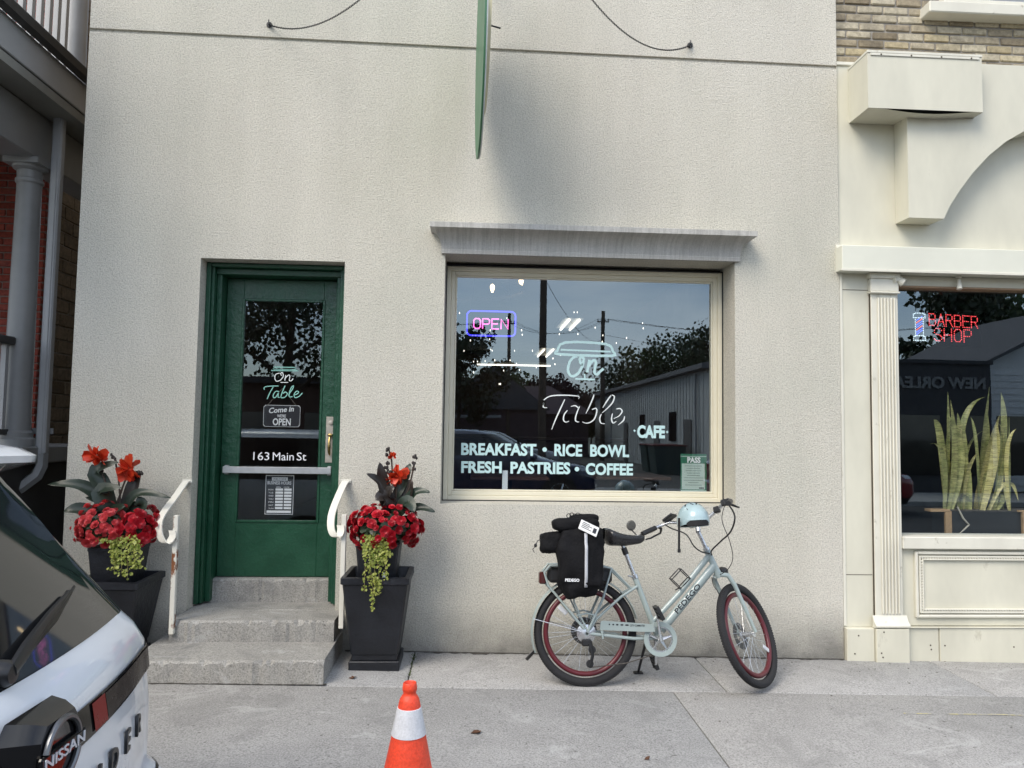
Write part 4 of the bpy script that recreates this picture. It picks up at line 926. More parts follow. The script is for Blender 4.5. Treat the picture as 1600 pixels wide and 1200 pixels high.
def chain(p0, p1, sag, lab):
    m = MB(); N = 150; P = []
    for i in range(N+1):
        u = i/N; q = p0.lerp(p1, u); q.z -= sag*4*u*(1-u); P.append(q)
    for i in range(N):
        t_ = (P[i+1]-P[i]).normalized(); l = (P[i+1]-P[i]).length; c = (P[i]+P[i+1])/2
        s_ = t_.cross(Vector((0, .3, 1))).normalized(); w = s_ if i % 2 else t_.cross(s_).normalized()
        m.loop([c+t_*cos(2*pi*k/8)*l*.68+w*sin(2*pi*k/8)*l*.36 for k in range(8)], .0022, 4)
    e = empty('chain', p0, lab, 'chain', 'chains steadying the projecting sign')
    m.build('links', IRON, e)
    k = MB(); k.tube([p0+Vector((0, .02, 0)), p0+Vector((0, -.03, 0))], .007, 8); k.lathe([(.0, -.012), (.020, -.008), (.022, 0)], 12, p0+Vector((0, -.001, 0)), 'Y'); k.tube([p0+Vector((0,-.02,.03)), p0+Vector((0,-.02,-.03))], .004, 6); k.build('wall_anchor', IRON, e)
tip = Vector((.06, -1.45, 5.05))
chain(onY(421, 39, -.002), tip, .41, 'thin black chain fixed to the wall above the green door')
chain(onY(1078, 71, -.002), tip, .46, 'thin black chain fixed to the wall above the window, right of the sign')

# ================================================================== PLANTERS AND FLOWERS
def sq_shell(m, c, hb, ht, z0, z1, th, lip=.0, n=3):
    """square tapered pot with wall thickness"""
    cx, cy = c
    def ring(h, z, r=.012): return [Vector((cx+sx*(h-(r if k else 0)), cy+sy*(h-(0 if k else r)), z)) for sx, sy, k in ((-1,-1,0),(-1,-1,1),(1,-1,1),(1,-1,0),(1,1,0),(1,1,1),(-1,1,1),(-1,1,0))]
    rs = [ring(hb, z0), ring(ht-.004, z1-.03-lip), ring(ht+lip*.4, z1-.022-lip), ring(ht+lip*.4, z1-.004), ring(ht-.004, z1), ring(ht-th, z1), ring(ht-th-.004, z1-.01), ring(hb+(ht-hb)*.4-th, z0+(z1-z0)*.55)]
    V = [p for r_ in rs for p in r_]; Fs = []
    for i in range(len(rs)-1):
        for j in range(8): Fs.append([i*8+j, i*8+(j+1) % 8, i*8+8+(j+1) % 8, i*8+8+j])
    Fs += [list(range(8))[::-1], [len(V)-8+j for j in range(8)]]
    m.add(V, Fs)
CANL = leaf_mat('canna_leaf', (.018, .034, .022), (.035, .055, .034), .38, .12, .4, 6); CAND = leaf_mat('canna_leaf_bronze', (.022, .018, .016), (.045, .035, .028), .38, .1, .4, 6)
STEM = mat('canna_stem', (.05, .035, .025), .6); BUD = mat('canna_bud', (.02, .015, .014), .6)
PRED = leaf_mat('red_petal', (.46, .006, .018), (.62, .018, .035), .45, .2, .35, 30); PPNK = leaf_mat('coral_petal', (.62, .045, .06), (.75, .10, .10), .45, .2, .3, 30); PORG = leaf_mat('canna_petal', (.62, .03, .012), (.72, .09, .03), .4, .25, .3, 20)
DKLF = leaf_mat('begonia_leaf', (.02, .04, .016), (.04, .07, .03), .4, .15, .4, 10); JEN = leaf_mat('lime_leaf', (.16, .23, .03), (.50, .52, .13), .45, .3, .2, 45)
def rosette(m, T, r, rr, petals=6, layers=4, cup=.55):
    for L_ in range(layers):
        rad = r*(1-.22*L_); lift = r*(.02+.17*L_); ph = rr.random()*6.28
        for k in range(petals):
            a = ph+2*pi*k/petals+rr.uniform(-.15, .15); w = rad*.62; c, s = cos(a), sin(a)
            f = lambda u, v: (c*u-s*v, s*u+c*v)
            pts = []
            for u, v, z in ((.08, 0, 0), (.5, -.8, .18), (.55, 0, .06), (.5, .8, .18), (.92, -.62, .42), (1.05, 0, .30), (.92, .62, .42)):
                x, y = f(u*rad, v*w); pts.append((x, y, lift+z*rad*cup*(1+.6*L_)))
            m.add(pts, [[0,1,2],[0,2,3],[1,4,5,2],[2,5,6,3]], T=T)
def flower_bank(name, lab, parent_loc, c, rx, ry, rz, n, fr, pm, seed, tilt=0.0, hole=None):
    rr = random.Random(seed); e = empty(name, parent_loc, lab, 'flowers')
    meshes = []
    for k in range(4): m = MB(); rosette(m, Matrix(), fr, rr); meshes.append(m.mesh('bloom', pm, smooth=60, recalc=False))
    # leafy core with leaves of its own
    m = MB()
    for i in range(150):
        a = rr.random()*6.28; zz = rr.uniform(-.55, .8); q = sqrt(max(0, 1-zz*zz)); p = Vector((c[0]+rx*.86*q*cos(a), c[1]+ry*.86*q*sin(a), c[2]+rz*.86*zz)); nn = Vector((q*cos(a)/rx, q*sin(a)/ry, zz/rz)).normalized()
        T = Matrix.Translation(p) @ nn.to_track_quat('Z', 'Y').to_matrix().to_4x4() @ Matrix.Rotation(rr.random()*6.28, 4, 'Z') @ Matrix.Rotation(rr.uniform(-.5,.5), 4, 'X'); s = .028+.02*rr.random()
        m.add([(0,-s,0),(s*.7,-s*.3,.006),(s*.55,s*.6,.0),(0,s*1.1,-.008),(-s*.55,s*.6,0),(-s*.7,-s*.3,.006),(0,0,-.004)], [[0,1,6],[1,2,6],[2,3,6],[3,4,6],[4,5,6],[5,0,6]], T=T)
    m.ell(c, (rx*.72, ry*.72, rz*.72), 12, 8)
    m.build('foliage', DKLF, e, recalc=False, weld=False)
    ga = pi*(3-sqrt(5)); pts = []; i = 0
    for i in range(int(n*1.6)):
        zz = 1-1.62*(i+.5)/(n*1.6); q = sqrt(max(0, 1-zz*zz)); a = i*ga+rr.uniform(-.25, .25)
        d = Vector((q*cos(a), q*sin(a), zz+rr.uniform(-.05,.05)))
        if d.y > .62: continue
        p = Vector((c[0]+rx*d.x, c[1]+ry*d.y, c[2]+rz*d.z))
        if hole and hole(d, rr): continue
        pts.append((p, Vector((d.x/rx, d.y/ry, d.z/rz)).normalized()))
    for p, nn in pts:
        o = place('bloom', rr.choice(meshes), None, e); sc = rr.choice((.55, .8, .95, 1.05, 1.2, 1.35))*rr.uniform(.9, 1.1)
        o.matrix_basis = Matrix.Translation(p+nn*rr.uniform(-.02,.03)+Vector((rr.gauss(0,.008), 0, rr.gauss(0,.008)))-ORG[e.name]) @ nn.to_track_quat('Z', 'Y').to_matrix().to_4x4() @ Matrix.Rotation(rr.random()*6.28, 4, 'Z') @ Matrix.Rotation(rr.uniform(-.45,.45), 4, 'X') @ Matrix.Scale(sc, 4)
    return e
def big_leaf(pts, w, mt, parent, name='leaf', fold=.35, roll=0.0, n=12):
    """leaf blade through world points, folded along its rib"""
    P = [Vector(p) for p in pts]; Q = []
    for i in range(n+1):
        u = i/n*(len(P)-1); k = min(int(u), len(P)-2); f = u-k; p0, p1, p2, p3 = P[max(k-1,0)], P[k], P[k+1], P[min(k+2,len(P)-1)]
        Q.append(.5*((2*p1)+(p2-p0)*f+(2*p0-5*p1+4*p2-p3)*f*f+(3*p1-p0-3*p2+p3)*f**3))
    m = MB(); V = []; Fs = []
    for i, q in enumerate(Q):
        u = i/n; t_ = (Q[min(i+1,n)]-Q[max(i-1,0)]).normalized(); ref = Vector((sin(roll), -cos(roll)*.8, .55)); s_ = t_.cross(ref).normalized(); up = s_.cross(t_)
        ww = w*(sin(pi*min(1, u**.8*.97+.03))**.75)+.0006
        for v in (-1, -.5, 0, .5, 1): V.append(q+s_*ww*v+up*(abs(v)*ww*fold+.004*sin(u*9+v*2)))
    for i in range(n):
        for j in range(4): Fs.append([i*5+j, i*5+j+1, i*5+6+j, i*5+5+j])
    return m.add(V, Fs).build(name, mt, parent, smooth=60, recalc=False)
def canna_flower(parent, c, r, seed, n=17):
    rr = random.Random(seed); m = MB()
    for k in range(n):
        d = Vector((rr.gauss(0,1), rr.gauss(0,.8)-.3, rr.gauss(0,.8)+.25)).normalized(); s_ = d.cross(Vector((rr.random(), rr.random(), .3))).normalized(); up = s_.cross(d); b_ = Vector(c)+d*r*.15; L_ = r*rr.uniform(.8, 1.15); w = r*.58
        V = []
        for u in (0, .35, .7, 1):
            ww = w*(.35+1.1*u-.95*u*u*1.05)
            for v in (-1, 0, 1): V.append(b_+d*L_*u+s_*ww*v+up*(r*.22*u*u*(1 if k % 2 else -1)-abs(v)*ww*.3))
        m.add(V, [[i*3+j, i*3+j+1, i*3+4+j, i*3+3+j] for i in range(3) for j in range(2)])
    return m.build('flower', PORG, parent, smooth=60, recalc=False, weld=False)
def jenny(lab, strands, seed, loc, group):
    """trailing lime creeper: strands are lists of world points"""
    rr = random.Random(seed); m = MB(); st = MB()
    for S_, dens, spread, ls in strands:
        P = [Vector(p) for p in S_]; st.tube(P, .0018, 4)
        for i in range(dens):
            u = rr.random()**.8*(len(P)-1); k = min(int(u), len(P)-2); f = u-k; p = P[k].lerp(P[k+1], f)+Vector((rr.gauss(0,spread), rr.gauss(-.006,spread*.6), rr.gauss(0,.008)))
            s = ls*rr.uniform(.35, 1.25); T = Matrix.Translation(p) @ Euler((rr.uniform(.5, 1.7), rr.uniform(-.7,.7), rr.uniform(-.9,.9))).to_matrix().to_4x4()
            m.add([(0,-s,0),(s*.8,-s*.35,.002),(s*.8,s*.4,.002),(0,s,-.003),(-s*.8,s*.4,.002),(-s*.8,-s*.35,.002)], [[0,1,2,3],[0,3,4,5]], T=T)
    e = empty('creeping_plant', loc, lab, 'plant', group)
    st.build('stems', mat('lime_stem', (.25,.2,.08), .7), e); o = m.build('trailing_leaves', JEN, e, recalc=False, weld=False); tag(o, kind='stuff')
def planter_set(side, cx, cy, zg, rim_z):
    th = .022
    e = empty('tall_planter', (cx, cy, zg), f'tall tapered black planter standing {side}', 'planter', 'tall black planters by the steps')
    part('base', POT, e, (cx-.165, cx+.165, cy-.165, cy+.165, zg-.01, zg+.058), b=.006); part('neck', POT, e, (cx-.148, cx+.148, cy-.148, cy+.148, zg+.058, zg+.10), b=.004)
    m = MB(); sq_shell(m, (cx, cy), .155, .215, zg+.10, rim_z, th, .02); m.build('body', POT, e, smooth=20)
    i = empty('inner_pot', (cx, cy, rim_z-.25), f'smaller square black pot nested inside the planter {side}', 'pot', 'black pots nested in the planters')
    m = MB(); sq_shell(m, (cx, cy), .10, .145, rim_z-.245, rim_z+.21, .012, .0); m.build('body', POT, i, smooth=20)
    part('soil', JOINT, i, (cx-.12, cx+.12, cy-.12, cy+.12, rim_z+.16, rim_z+.18))
    return e, i
PR = onZ(581, 1047, .03); cxr, cyr = PR.x+.012, -.255; zr = gz(cxr, cyr-.1); rimr = onY(580, 903, cyr-.215).z
eR, iR = planter_set('right of the concrete steps', cxr, cyr, zr, rimr)
part('price_tag', WHITEV, iR, (cxr+.04, cxr+.062, cyr-.132, cyr-.128, rimr-.012, rimr+.018))
Lc = onY(214, 911, -.47); cxl, cyl = Lc.x-.215, -.255; zl = gz(cxl, cyl); riml = Lc.z
eL, iL = planter_set('behind the white car, left of the steps', cxl, cyl, zl, riml)
# right flowers
bc = onY(602, 820, cyr-.03)
flower_bank('red_begonia', 'round bank of red begonia blooms in the right planter', (cxr, cyr, rimr+.17), (bc.x, bc.y, bc.z-.03), .215, .17, .15, 100, .0275, PRED, 21, hole=lambda d, rr: d.x < -.25 and -.25 < d.z < .30 and d.x > -.8 and rr.random() < .75)
def canna(lab, base, leaves, flowers, stems, buds, seed):
    e = empty('canna_lily', base, lab, 'plant', 'canna lilies in the planters'); Yc = base[1]
    for pts, w, dk, dy, roll in leaves: big_leaf([onY(px, py, Yc+dy*(k/(len(pts)-1))) for k, (px, py) in enumerate(pts)], w, CAND if dk else CANL, e, roll=roll)
    for pts in stems: m = MB(); m.tube([onY(px, py, Yc) for px, py in pts], [.009]+[.006]*(len(pts)-1), 6); m.build('stem', STEM, e)
    for k, (px, py, r_) in enumerate(flowers): canna_flower(e, onY(px, py, Yc-.01), r_, seed+k)
    for k, L_ in enumerate(buds):
        m = MB(); rr = random.Random(seed+50+k)
        for px, py in L_:
            for _ in range(4): c = onY(px+rr.uniform(-3,3), py+rr.uniform(-3,3), Yc+rr.uniform(-.012,.012)); m.ell(c, (.009, .009, .012), 6, 5)
        m.build('seed_head', BUD, e)
    return e
canna('bronze-leaved canna lily with dark seed heads rising from the right planter', (cxr, cyr, rimr+.18),
      [([(612,800),(598,760),(593,722)], .052, 1, -.02, .5), ([(612,795),(595,755),(572,740)], .03, 1, -.10, 0), ([(615,800),(600,778),(587,782)], .055, 1, -.10, 0), ([(622,800),(636,775),(643,748)], .055, 1, .0, -.3), ([(622,800),(648,770),(672,769)], .032, 0, -.05, 0), ([(628,800),(655,793),(680,800)], .03, 0, -.05, 0), ([(622,805),(636,785),(648,800)], .05, 0, -.12, 0), ([(618,780),(633,745),(641,724)], .035, 0, .05, 0), ([(616,790),(622,765),(619,750)], .04, 1, .04, .4), ([(610,800),(604,775),(616,760)], .05, 1, -.06, 0)],
      [(622,742,.062), (615,748,.05), (614,714,.03)], [[(617,815),(615,770),(612,720),(607,700)], [(620,815),(640,760),(648,722)], [(617,800),(620,760),(621,745)]], [[(605,702),(605,712),(606,722),(604,732),(608,738)], [(648,714),(648,724),(646,732)]], 31)
jz = rimr+.20
def strand(pts, Y0, Y1): return [onY(px, py, Y0+(Y1-Y0)*min(1, k/1.5)) for k, (px, py) in enumerate(pts)]
YJ = cyr-.225
jenny('lime creeping plant trailing down the front of the right planter', [(strand([(580+3*k, 834), (573+6*k, 850), (570+7*k, 872+((k*37) % 20))], cyr-.15, YJ), 55, .014, .011) for k in range(6)] + [(strand([(588,832),(582,845),(578,870),(580,900),(584,930)], cyr-.15, YJ), 105, .014, .0105), (strand([(590,832),(592,850),(593,875),(592,905),(590,925)], cyr-.16, YJ), 110, .014, .0105), (strand([(600,838),(603,855),(602,880),(604,905)], cyr-.15, YJ), 60, .013, .0105), (strand([(575,835),(572,850),(571,880),(569,925)], cyr-.15, YJ), 45, .009, .009), (strand([(585,880),(586,910),(583,938),(580,955)], YJ, YJ), 60, .007, .009), (strand([(578,836),(580,856),(590,880)], cyr-.16, YJ), 90, .022, .0115)], 7, (cxr, cyr, rimr), 'lime creepers hanging over the pot rims')
# left flowers
lc = onY(163, 822, cyl-.05); rc_ = onY(214, 826, cyl-.01)
flower_bank('coral_begonia', 'coral pink begonia blooms on the left side of the left planter', (cxl-.1, cyl, riml+.17), (lc.x, lc.y, lc.z-.01), .155, .14, .135, 84, .0245, PPNK, 41)
flower_bank('dark_red_begonia', 'deep red begonia blooms on the right side of the left planter', (cxl+.1, cyl, riml+.17), (rc_.x, rc_.y, rc_.z-.01), .125, .12, .125, 58, .028, PRED, 43, hole=lambda d, rr: d.x < .25 and d.z < .15 and rr.random() < .8)
canna('canna lily with two red flower heads and spreading green leaves in the left planter', (cxl, cyl, riml+.18),
      [([(172,800),(150,772),(120,757),(74,757)], .042, 0, -.05, 0), ([(165,812),(140,800),(118,795),(99,800)], .045, 0, -.05, .2), ([(178,800),(160,760),(150,735),(185,722)], .055, 0, -.02, .3), ([(180,810),(166,785),(158,765),(190,762)], .06, 0, -.08, 0), ([(190,805),(205,780),(225,770),(267,778)], .036, 0, -.04, 0), ([(195,812),(210,800),(222,790),(215,776)], .06, 0, -.03, 0), ([(190,800),(205,770),(214,745),(218,735)], .045, 1, .04, 0), ([(170,805),(160,785),(133,777)], .03, 0, -.03, 0), ([(178,812),(180,800),(195,790)], .05, 0, -.10, 0)],
      [(152,712,.075), (158,718,.05), (203,732,.075), (198,742,.05)], [[(180,815),(172,775),(160,740),(153,722)], [(184,815),(188,780),(185,745),(179,715)], [(182,790),(192,760),(200,740)]], [[(146,730),(152,733),(158,734)], [(176,712),(180,718)], [(220,738)]], 61)
YJl = cyl-.225
jenny('lime creeping plant spilling over the front of the left planter', [(strand([(x0,838),(x0+dx,850),(x0+dx*1.3,868),(x0+dx*1.2, 886+(x0*7) % 24)], cyl-.13, cyl-.19), 62+10*(x0 % 3), .014, .0115) for x0, dx in ((182,-2),(190,0),(198,1),(206,3),(213,4),(176,2))] + [([onY(160,845,cyl-.16), onY(168,843,cyl-.17), onY(180,846,cyl-.17)], 70, .016, .012)], 9, (cxl, cyl, riml), 'lime creepers hanging over the pot rims')

# ================================================================== TRAFFIC CONE
ORNG = mat('cone_orange', (.82, .068, .024), .5, .16, 7, .2, 30, world=True, fine=.22); WBAND = mat('cone_band', (.66, .67, .70), .35, .14, 9, .15, 50, fine=.15)
ct = onY(640.5, 1066, -2.38); cz = gz(ct.x, -2.38); ch = ct.z-cz; cn = empty('traffic_cone', (ct.x, -2.38, cz), 'orange traffic cone with a white band in the foreground', 'cone')
R_ = lambda z: .145-(.145-.038)*(z-.03)/(ch-.06-.03)
m = MB(); m.box(ct.x-.16, ct.x+.16, -2.54, -2.22, cz, cz+.03, b=.012); m.build('base', ORNG, cn)
P_ = [(R_(.03), .0301), (R_(.03)*.99, .05), (R_(ch*.5), ch*.5), (R_(ch-.07), ch-.07), (R_(ch-.062)-.001, ch-.062), (.030, ch-.050), (.0262, ch-.046), (.0262, ch-.034), (.0285, ch-.030), (.029, ch-.018), (.0275, ch-.012), (.027, ch-.004), (.0245, ch), (.0215, ch-.003), (.021, ch-.12)]
m = MB(); m.lathe(P_, 40, (ct.x, -2.38, cz)); m.build('body', ORNG, cn, smooth=50)
zw1, zw0 = onY(640, 1110, -2.42).z-cz, onY(640, 1156, -2.44).z-cz
m = MB(); m.lathe([(R_(zw0)+.0005, zw0), (R_(zw0)+.0025, zw0+.001), (R_(zw1)+.0025, zw1-.001), (R_(zw1)+.0005, zw1)], 40, (ct.x, -2.38, cz)); m.build('reflective_band', WBAND, cn, smooth=50)
# ================================================================== BICYCLE
BFR = mat('mint_frame_paint', (.31, .37, .36), .32, .05, 4, coat=.5); SILV = mat('polished_alloy', (.62, .63, .64), .28, .1, 20, metal=.9); BLK = mat('black_plastic', (.014, .014, .015), .45, .2, 20); RUB = mat('tyre_rubber', (.016, .016, .018), .85, .25, 30, .5, 200)
RIMR = mat('maroon_rim', (.095, .010, .016), .4, .12, 8); CABLE = mat('black_cable', (.012, .012, .012), .5); CHR = mat('chrome', (.7, .7, .7), .15, .05, metal=1); WREF = mat('clear_reflector', (.6, .62, .65), .2, .1, 60)
rcp = onZ(914, 1072.5, .0); rcp.z = gz(rcp.x, rcp.y)
MBK = Matrix.Translation(rcp) @ Matrix.Rotation(radians(-7), 4, 'X') @ Matrix.Rotation(radians(.9), 4, 'Y')
A0 = Vector((.864, 0, .735)); AX = Vector((-.424, 0, .906))
MST = MBK @ Matrix.Translation(A0) @ Matrix.Rotation(radians(46), 4, AX) @ Matrix.Translation(-A0)
bike = empty('bicycle', rcp, 'pale mint electric bicycle with red rims parked against the stucco wall', 'bicycle')
def bt(name, mt, paths, T=MBK, n=10, parent=bike, smooth=50, label=None):
    m = MB()
    for P, r_ in paths: m.tube(P, r_, n, T=T)
    return m.build(name, mt, parent, smooth, label=label)
def wheel(c, T, seed, front):
    c = Vector(c); Tw = T @ Matrix.Translation(c); w = None
    circ = lambda r_, n=72: [Vector((r_*cos(2*pi*k/n), 0, r_*sin(2*pi*k/n))) for k in range(n)]
    m = MB(); m.loop(circ(.255, 96), (.016, .0165), 10, T=Tw); rim = m.build('front_wheel' if front else 'rear_wheel', RIMR, bike, 60)
    m = MB(); m.loop(circ(.304, 96), (.025, .023), 14, T=Tw)
    rr = random.Random(seed)
    for k in range(120):                                     # tread blocks
        for s in (-1, 0, 1):
            a = 2*pi*(k+(.5 if s == 0 else 0))/120; T2 = Tw @ Matrix.Rotation(a, 4, 'Y') @ Matrix.Translation((.304, 0, 0)) @ Matrix.Rotation(-s*.62, 4, 'Z')
            m.box(.0225, .0265, -.0058, .0058, -.0055, .0055, T=T2)
    m.build('tyre', RUB, rim, 40, weld=False)
    hw = .045 if front else .055
    m = MB(); m.lathe([(.006, -hw-.012), (.006, -hw), (.026, -hw), (.026, -hw+.006), (.014, -hw+.012), (.014, hw-.012), (.026, hw-.006), (.026, hw), (.006, hw), (.006, hw+.012)] if front else
                      [(.007, -hw-.02), (.007, -hw), (.055, -hw+.012), (.062, -hw+.02), (.062, hw-.02), (.055, hw-.012), (.007, hw), (.007, hw+.02)], 24, axis='Y', T=Tw); m.build('hub', SILV if front else BLK, rim)
    sp = MB(); sp.tube([(.022 if front else .055, .03, 0), (.250, .004, 0)], .0011, 5); me1 = sp.mesh('spoke', SILV)
    sp = MB(); sp.tube([(.022 if front else .055, -.03, 0), (.250, -.004, 0)], .0011, 5); me2 = sp.mesh('spoke', SILV)
    for k in range(32):
        o = place('spoke', me1 if k % 2 else me2, None, rim); tang = (.30 if (k//2) % 2 else -.30)
        a = 2*pi*k/32
        o.matrix_basis = Matrix.Translation(-ORG[rim.name]) @ Tw @ Matrix.Rotation(a, 4, 'Y') @ Matrix.Translation((.136, 0, 0)) @ Matrix.Rotation(tang*.25, 4, 'Y') @ Matrix.Translation((-.136, 0, 0))
    a = radians(-25 if front else 138); T2 = Tw @ Matrix.Rotation(-a, 4, 'Y'); m = MB(); m.box(.165, .235, -.014, -.006, -.014, .014, T=T2 @ Matrix.Translation((0, 0, 0)), b=.004); m.build('reflector', WREF, rim)
    yd = .052 if front else .06
    m = MB(); m.lathe([(.045, yd), (.085, yd), (.085, yd+.002), (.045, yd+.002)], 30, axis='Y', T=Tw, close=True)
    for k in range(5): a = 2*pi*k/5; m.tube([(.02*cos(a), yd+.001, .02*sin(a)), (.05*cos(a+.4), yd+.001, .05*sin(a+.4))], .003, 4, T=Tw)
    m.build('brake_disc', mat('dark_steel', (.10, .10, .10), .4, .2, 30, metal=.8), rim); return rim
wheel((0, 0, .33), MBK, 1, False); wheel((1.068, 0, .333), MST, 2, True)
BB = Vector((.472, 0, .302)); STt = Vector((.322, 0, .682)); HT = Vector((.806, 0, .859)); HB_ = A0.copy()
fr = MB()
fr.tube([BB, STt], .0185, 14, T=MBK); fr.tube([HT+AX*.0, HB_-AX*.02], .0215, 14, T=MBK)
fr.tube([BB+Vector((.02, 0, .045)), Vector((.66, 0, .54)), HB_+AX*.03], [(.030, .026), (.031, .026), (.030, .025)], 14, T=MBK)
fr.tube([Vector((.438, 0, .40)), Vector((.62, 0, .585)), HT-AX*.035], [(.016, .014), (.020, .017), (.022, .018)], 14, T=MBK)
for s in (-1, 1):
    fr.tube([BB+Vector((-.02, s*.03, 0)), Vector((.30, s*.05, .302)), Vector((.02, s*.07, .33))], .011, 10, T=MBK)
    fr.tube([STt+Vector((.012, s*.02, -.06)), Vector((.22, s*.05, .555)), Vector((.06, s*.068, .42)), Vector((.004, s*.07, .335))], .009, 10, T=MBK)
    fr.lathe([(0, -.004), (.024, -.004), (.024, .004), (0, .004)], 14, (0, s*.07, .33), 'Y', T=MBK)
fr.lathe([(.026, -.04), (.026, .04)], 20, BB, 'Y', T=MBK)
frame_o = fr.build('frame', BFR, bike, 50)
# wordmark along the down tube
d0, d1 = Vector((.585, 0, .46)), Vector((.742, 0, .635)); an = atan2(d1.z-d0.z, d1.x-d0.x)
me = text_mesh('PEDEGO', .046, BLACKV, ext=.0004, off=.0007, width=(d1-d0).length)
me.transform(Matrix.Translation(-ORG[bike.name]) @ MBK @ Matrix.Translation(d0+Vector((.0, -.0275, .004))) @ Matrix.Rotation(-an, 4, 'Y') @ Matrix.Rotation(pi/2, 4, 'X') @ Matrix.Translation((0, -.014, 0))); place('wordmark', me, None, frame_o)
# fork, steering
fk = MB(); 
for s in (-1, 1): fk.tube([(.868, s*.02, .700), (.905, s*.052, .690), (.945, s*.060, .63), (1.0, s*.060, .50), (1.068, s*.060, .335)], [.015, .0165, .0155, .0135, .010], 12, T=MST)
fk.tube([A0-AX*.0, A0-AX*.05], .024, 14, T=MST); fk.build('fork', BFR, bike, 60)
bt('head_cap', SILV, [([HT+AX*.002, HT+AX*.02], .023)], MST)
S1 = HT+AX*.02; S2 = HT+AX*.13; CL = HT+AX*.185+Vector((.035, 0, .0))
bt('stem', SILV, [([S1, S2], .0135), ([S2-Vector((.0,0,.0)), CL], .017)], MST)
HBAR = [(.62, .33, 1.05), (.72, .295, 1.09), (.785, .22, 1.115), (.80, .12, 1.08), (CL.x, .05, CL.z+.002), (CL.x, 0, CL.z)]
HBAR = HBAR + [(x, -y, z) for x, y, z in HBAR[:-1][::-1]]
bt('handlebar', SILV, [(HBAR, .0115)], MST)
gl_ = lambda s: [(.60, s*.337, 1.042), (.66, s*.318, 1.066), (.715, s*.297, 1.088)]
for s in (-1, 1):
    bt('grip', BLK, [(gl_(s), [.016, .0175, .017])], MST, 12)
    bt('brake_lever', BLK, [([(.735, s*.283, 1.095), (.75, s*.275, 1.08), (.77, s*.30, 1.06), (.71, s*.345, 1.03), (.67, s*.365, 1.02)], [.014, .010, .007, .006, .005])], MST, 8)
m = MB(); m.box(-.035, .035, -.045, .045, -.008, .012, b=.006, T=MST @ Matrix.Translation((.765, .20, 1.135)) @ Matrix.Rotation(-.3, 4, 'X')); m.build('display', BLK, bike)
for p in ((.745, -.262, 1.10), (.78, -.22, 1.115), (.79, -.15, 1.09)): m = MB(); m.box(-.018, .018, -.02, .02, -.022, .02, b=.006, T=MST @ Matrix.Translation(p)); m.build('shifter', BLK, bike)
mp_ = Vector((.575, .395, 1.115))
bt('mirror_arm', BLK, [([(.60, .337, 1.042), (.575, .36, 1.03), (.56, .395, 1.09)], .005)], MST, 6)
TM = MBK.inverted() @ Matrix.Translation(onY(991, 823, -.38)); TMw = Matrix.Translation(MST @ mp_)
m = MB(); m.lathe([(0, -.012), (.03, -.010), (.036, .0), (.034, .006), (0, .006)], 20, axis='Y', T=TMw @ Matrix.Rotation(.25, 4, 'Z')); m.ell((0,0,0), .001, 4, 3, T=TMw)
m.build('mirror', mat('mirror_shell', (.10, .10, .09), .3, .1, 20), bike)
# cables
pw = lambda T, p: T @ Vector(p)
def cable(pts, r_=.0035, nm='cable'):
    P = pts; Q = []
    for i in range(len(P)-1):
        p0, p1, p2, p3 = P[max(i-1,0)], P[i], P[i+1], P[min(i+2,len(P)-1)]
        for k in range(6): u = k/6; Q.append(.5*((2*p1)+(p2-p0)*u+(2*p0-5*p1+4*p2-p3)*u*u+(3*p1-p0-3*p2+p3)*u**3))
    Q.append(P[-1]); m = MB(); m.tube(Q, r_, 6); return m.build(nm, CABLE, bike, 180)
hd = pw(MBK, HT)
cable([pw(MST, (.75, .24, 1.10)), onY(1050, 826, -.45), onY(1072, 835, -.5), onY(1084, 853, -.55), onY(1096, 862, -.60), pw(MBK, HT-AX*.02+Vector((.0,-.025,0)))], .0045)
cable([pw(MST, (.76, -.25, 1.10)), onY(1148, 806, -.9), onY(1142, 830, -.85), onY(1126, 846, -.78), onY(1112, 860, -.70), pw(MBK, HT-AX*.03+Vector((.01,-.025,0)))], .0055)
cable([pw(MST, (.77, -.23, 1.10)), onY(1128, 812, -.88), onY(1140, 845, -.84), onY(1145, 872, -.80), onY(1137, 890, -.76), onY(1125, 898, -.72)], .0025)
cable([onY(1112, 902, -.66), onY(1115, 915, -.66), onY(1122, 925, -.66), pw(MST, (.99, .06, .52))], .0028)
# headlight
m = MB(); Tl = MST @ Matrix.Translation(A0-AX*.005+Vector((.065, 0, .0))); m.lathe([(0, -.03), (.018, -.028), (.03, -.005), (.032, .03), (.028, .034), (0, .034)], 18, axis='X', T=Tl); m.build('headlight', BLK, bike)
bt('headlight_bracket', BLK, [([A0+Vector((.0,0,.0)), A0-AX*.005+Vector((.045,0,0))], .006)], MST, 6)
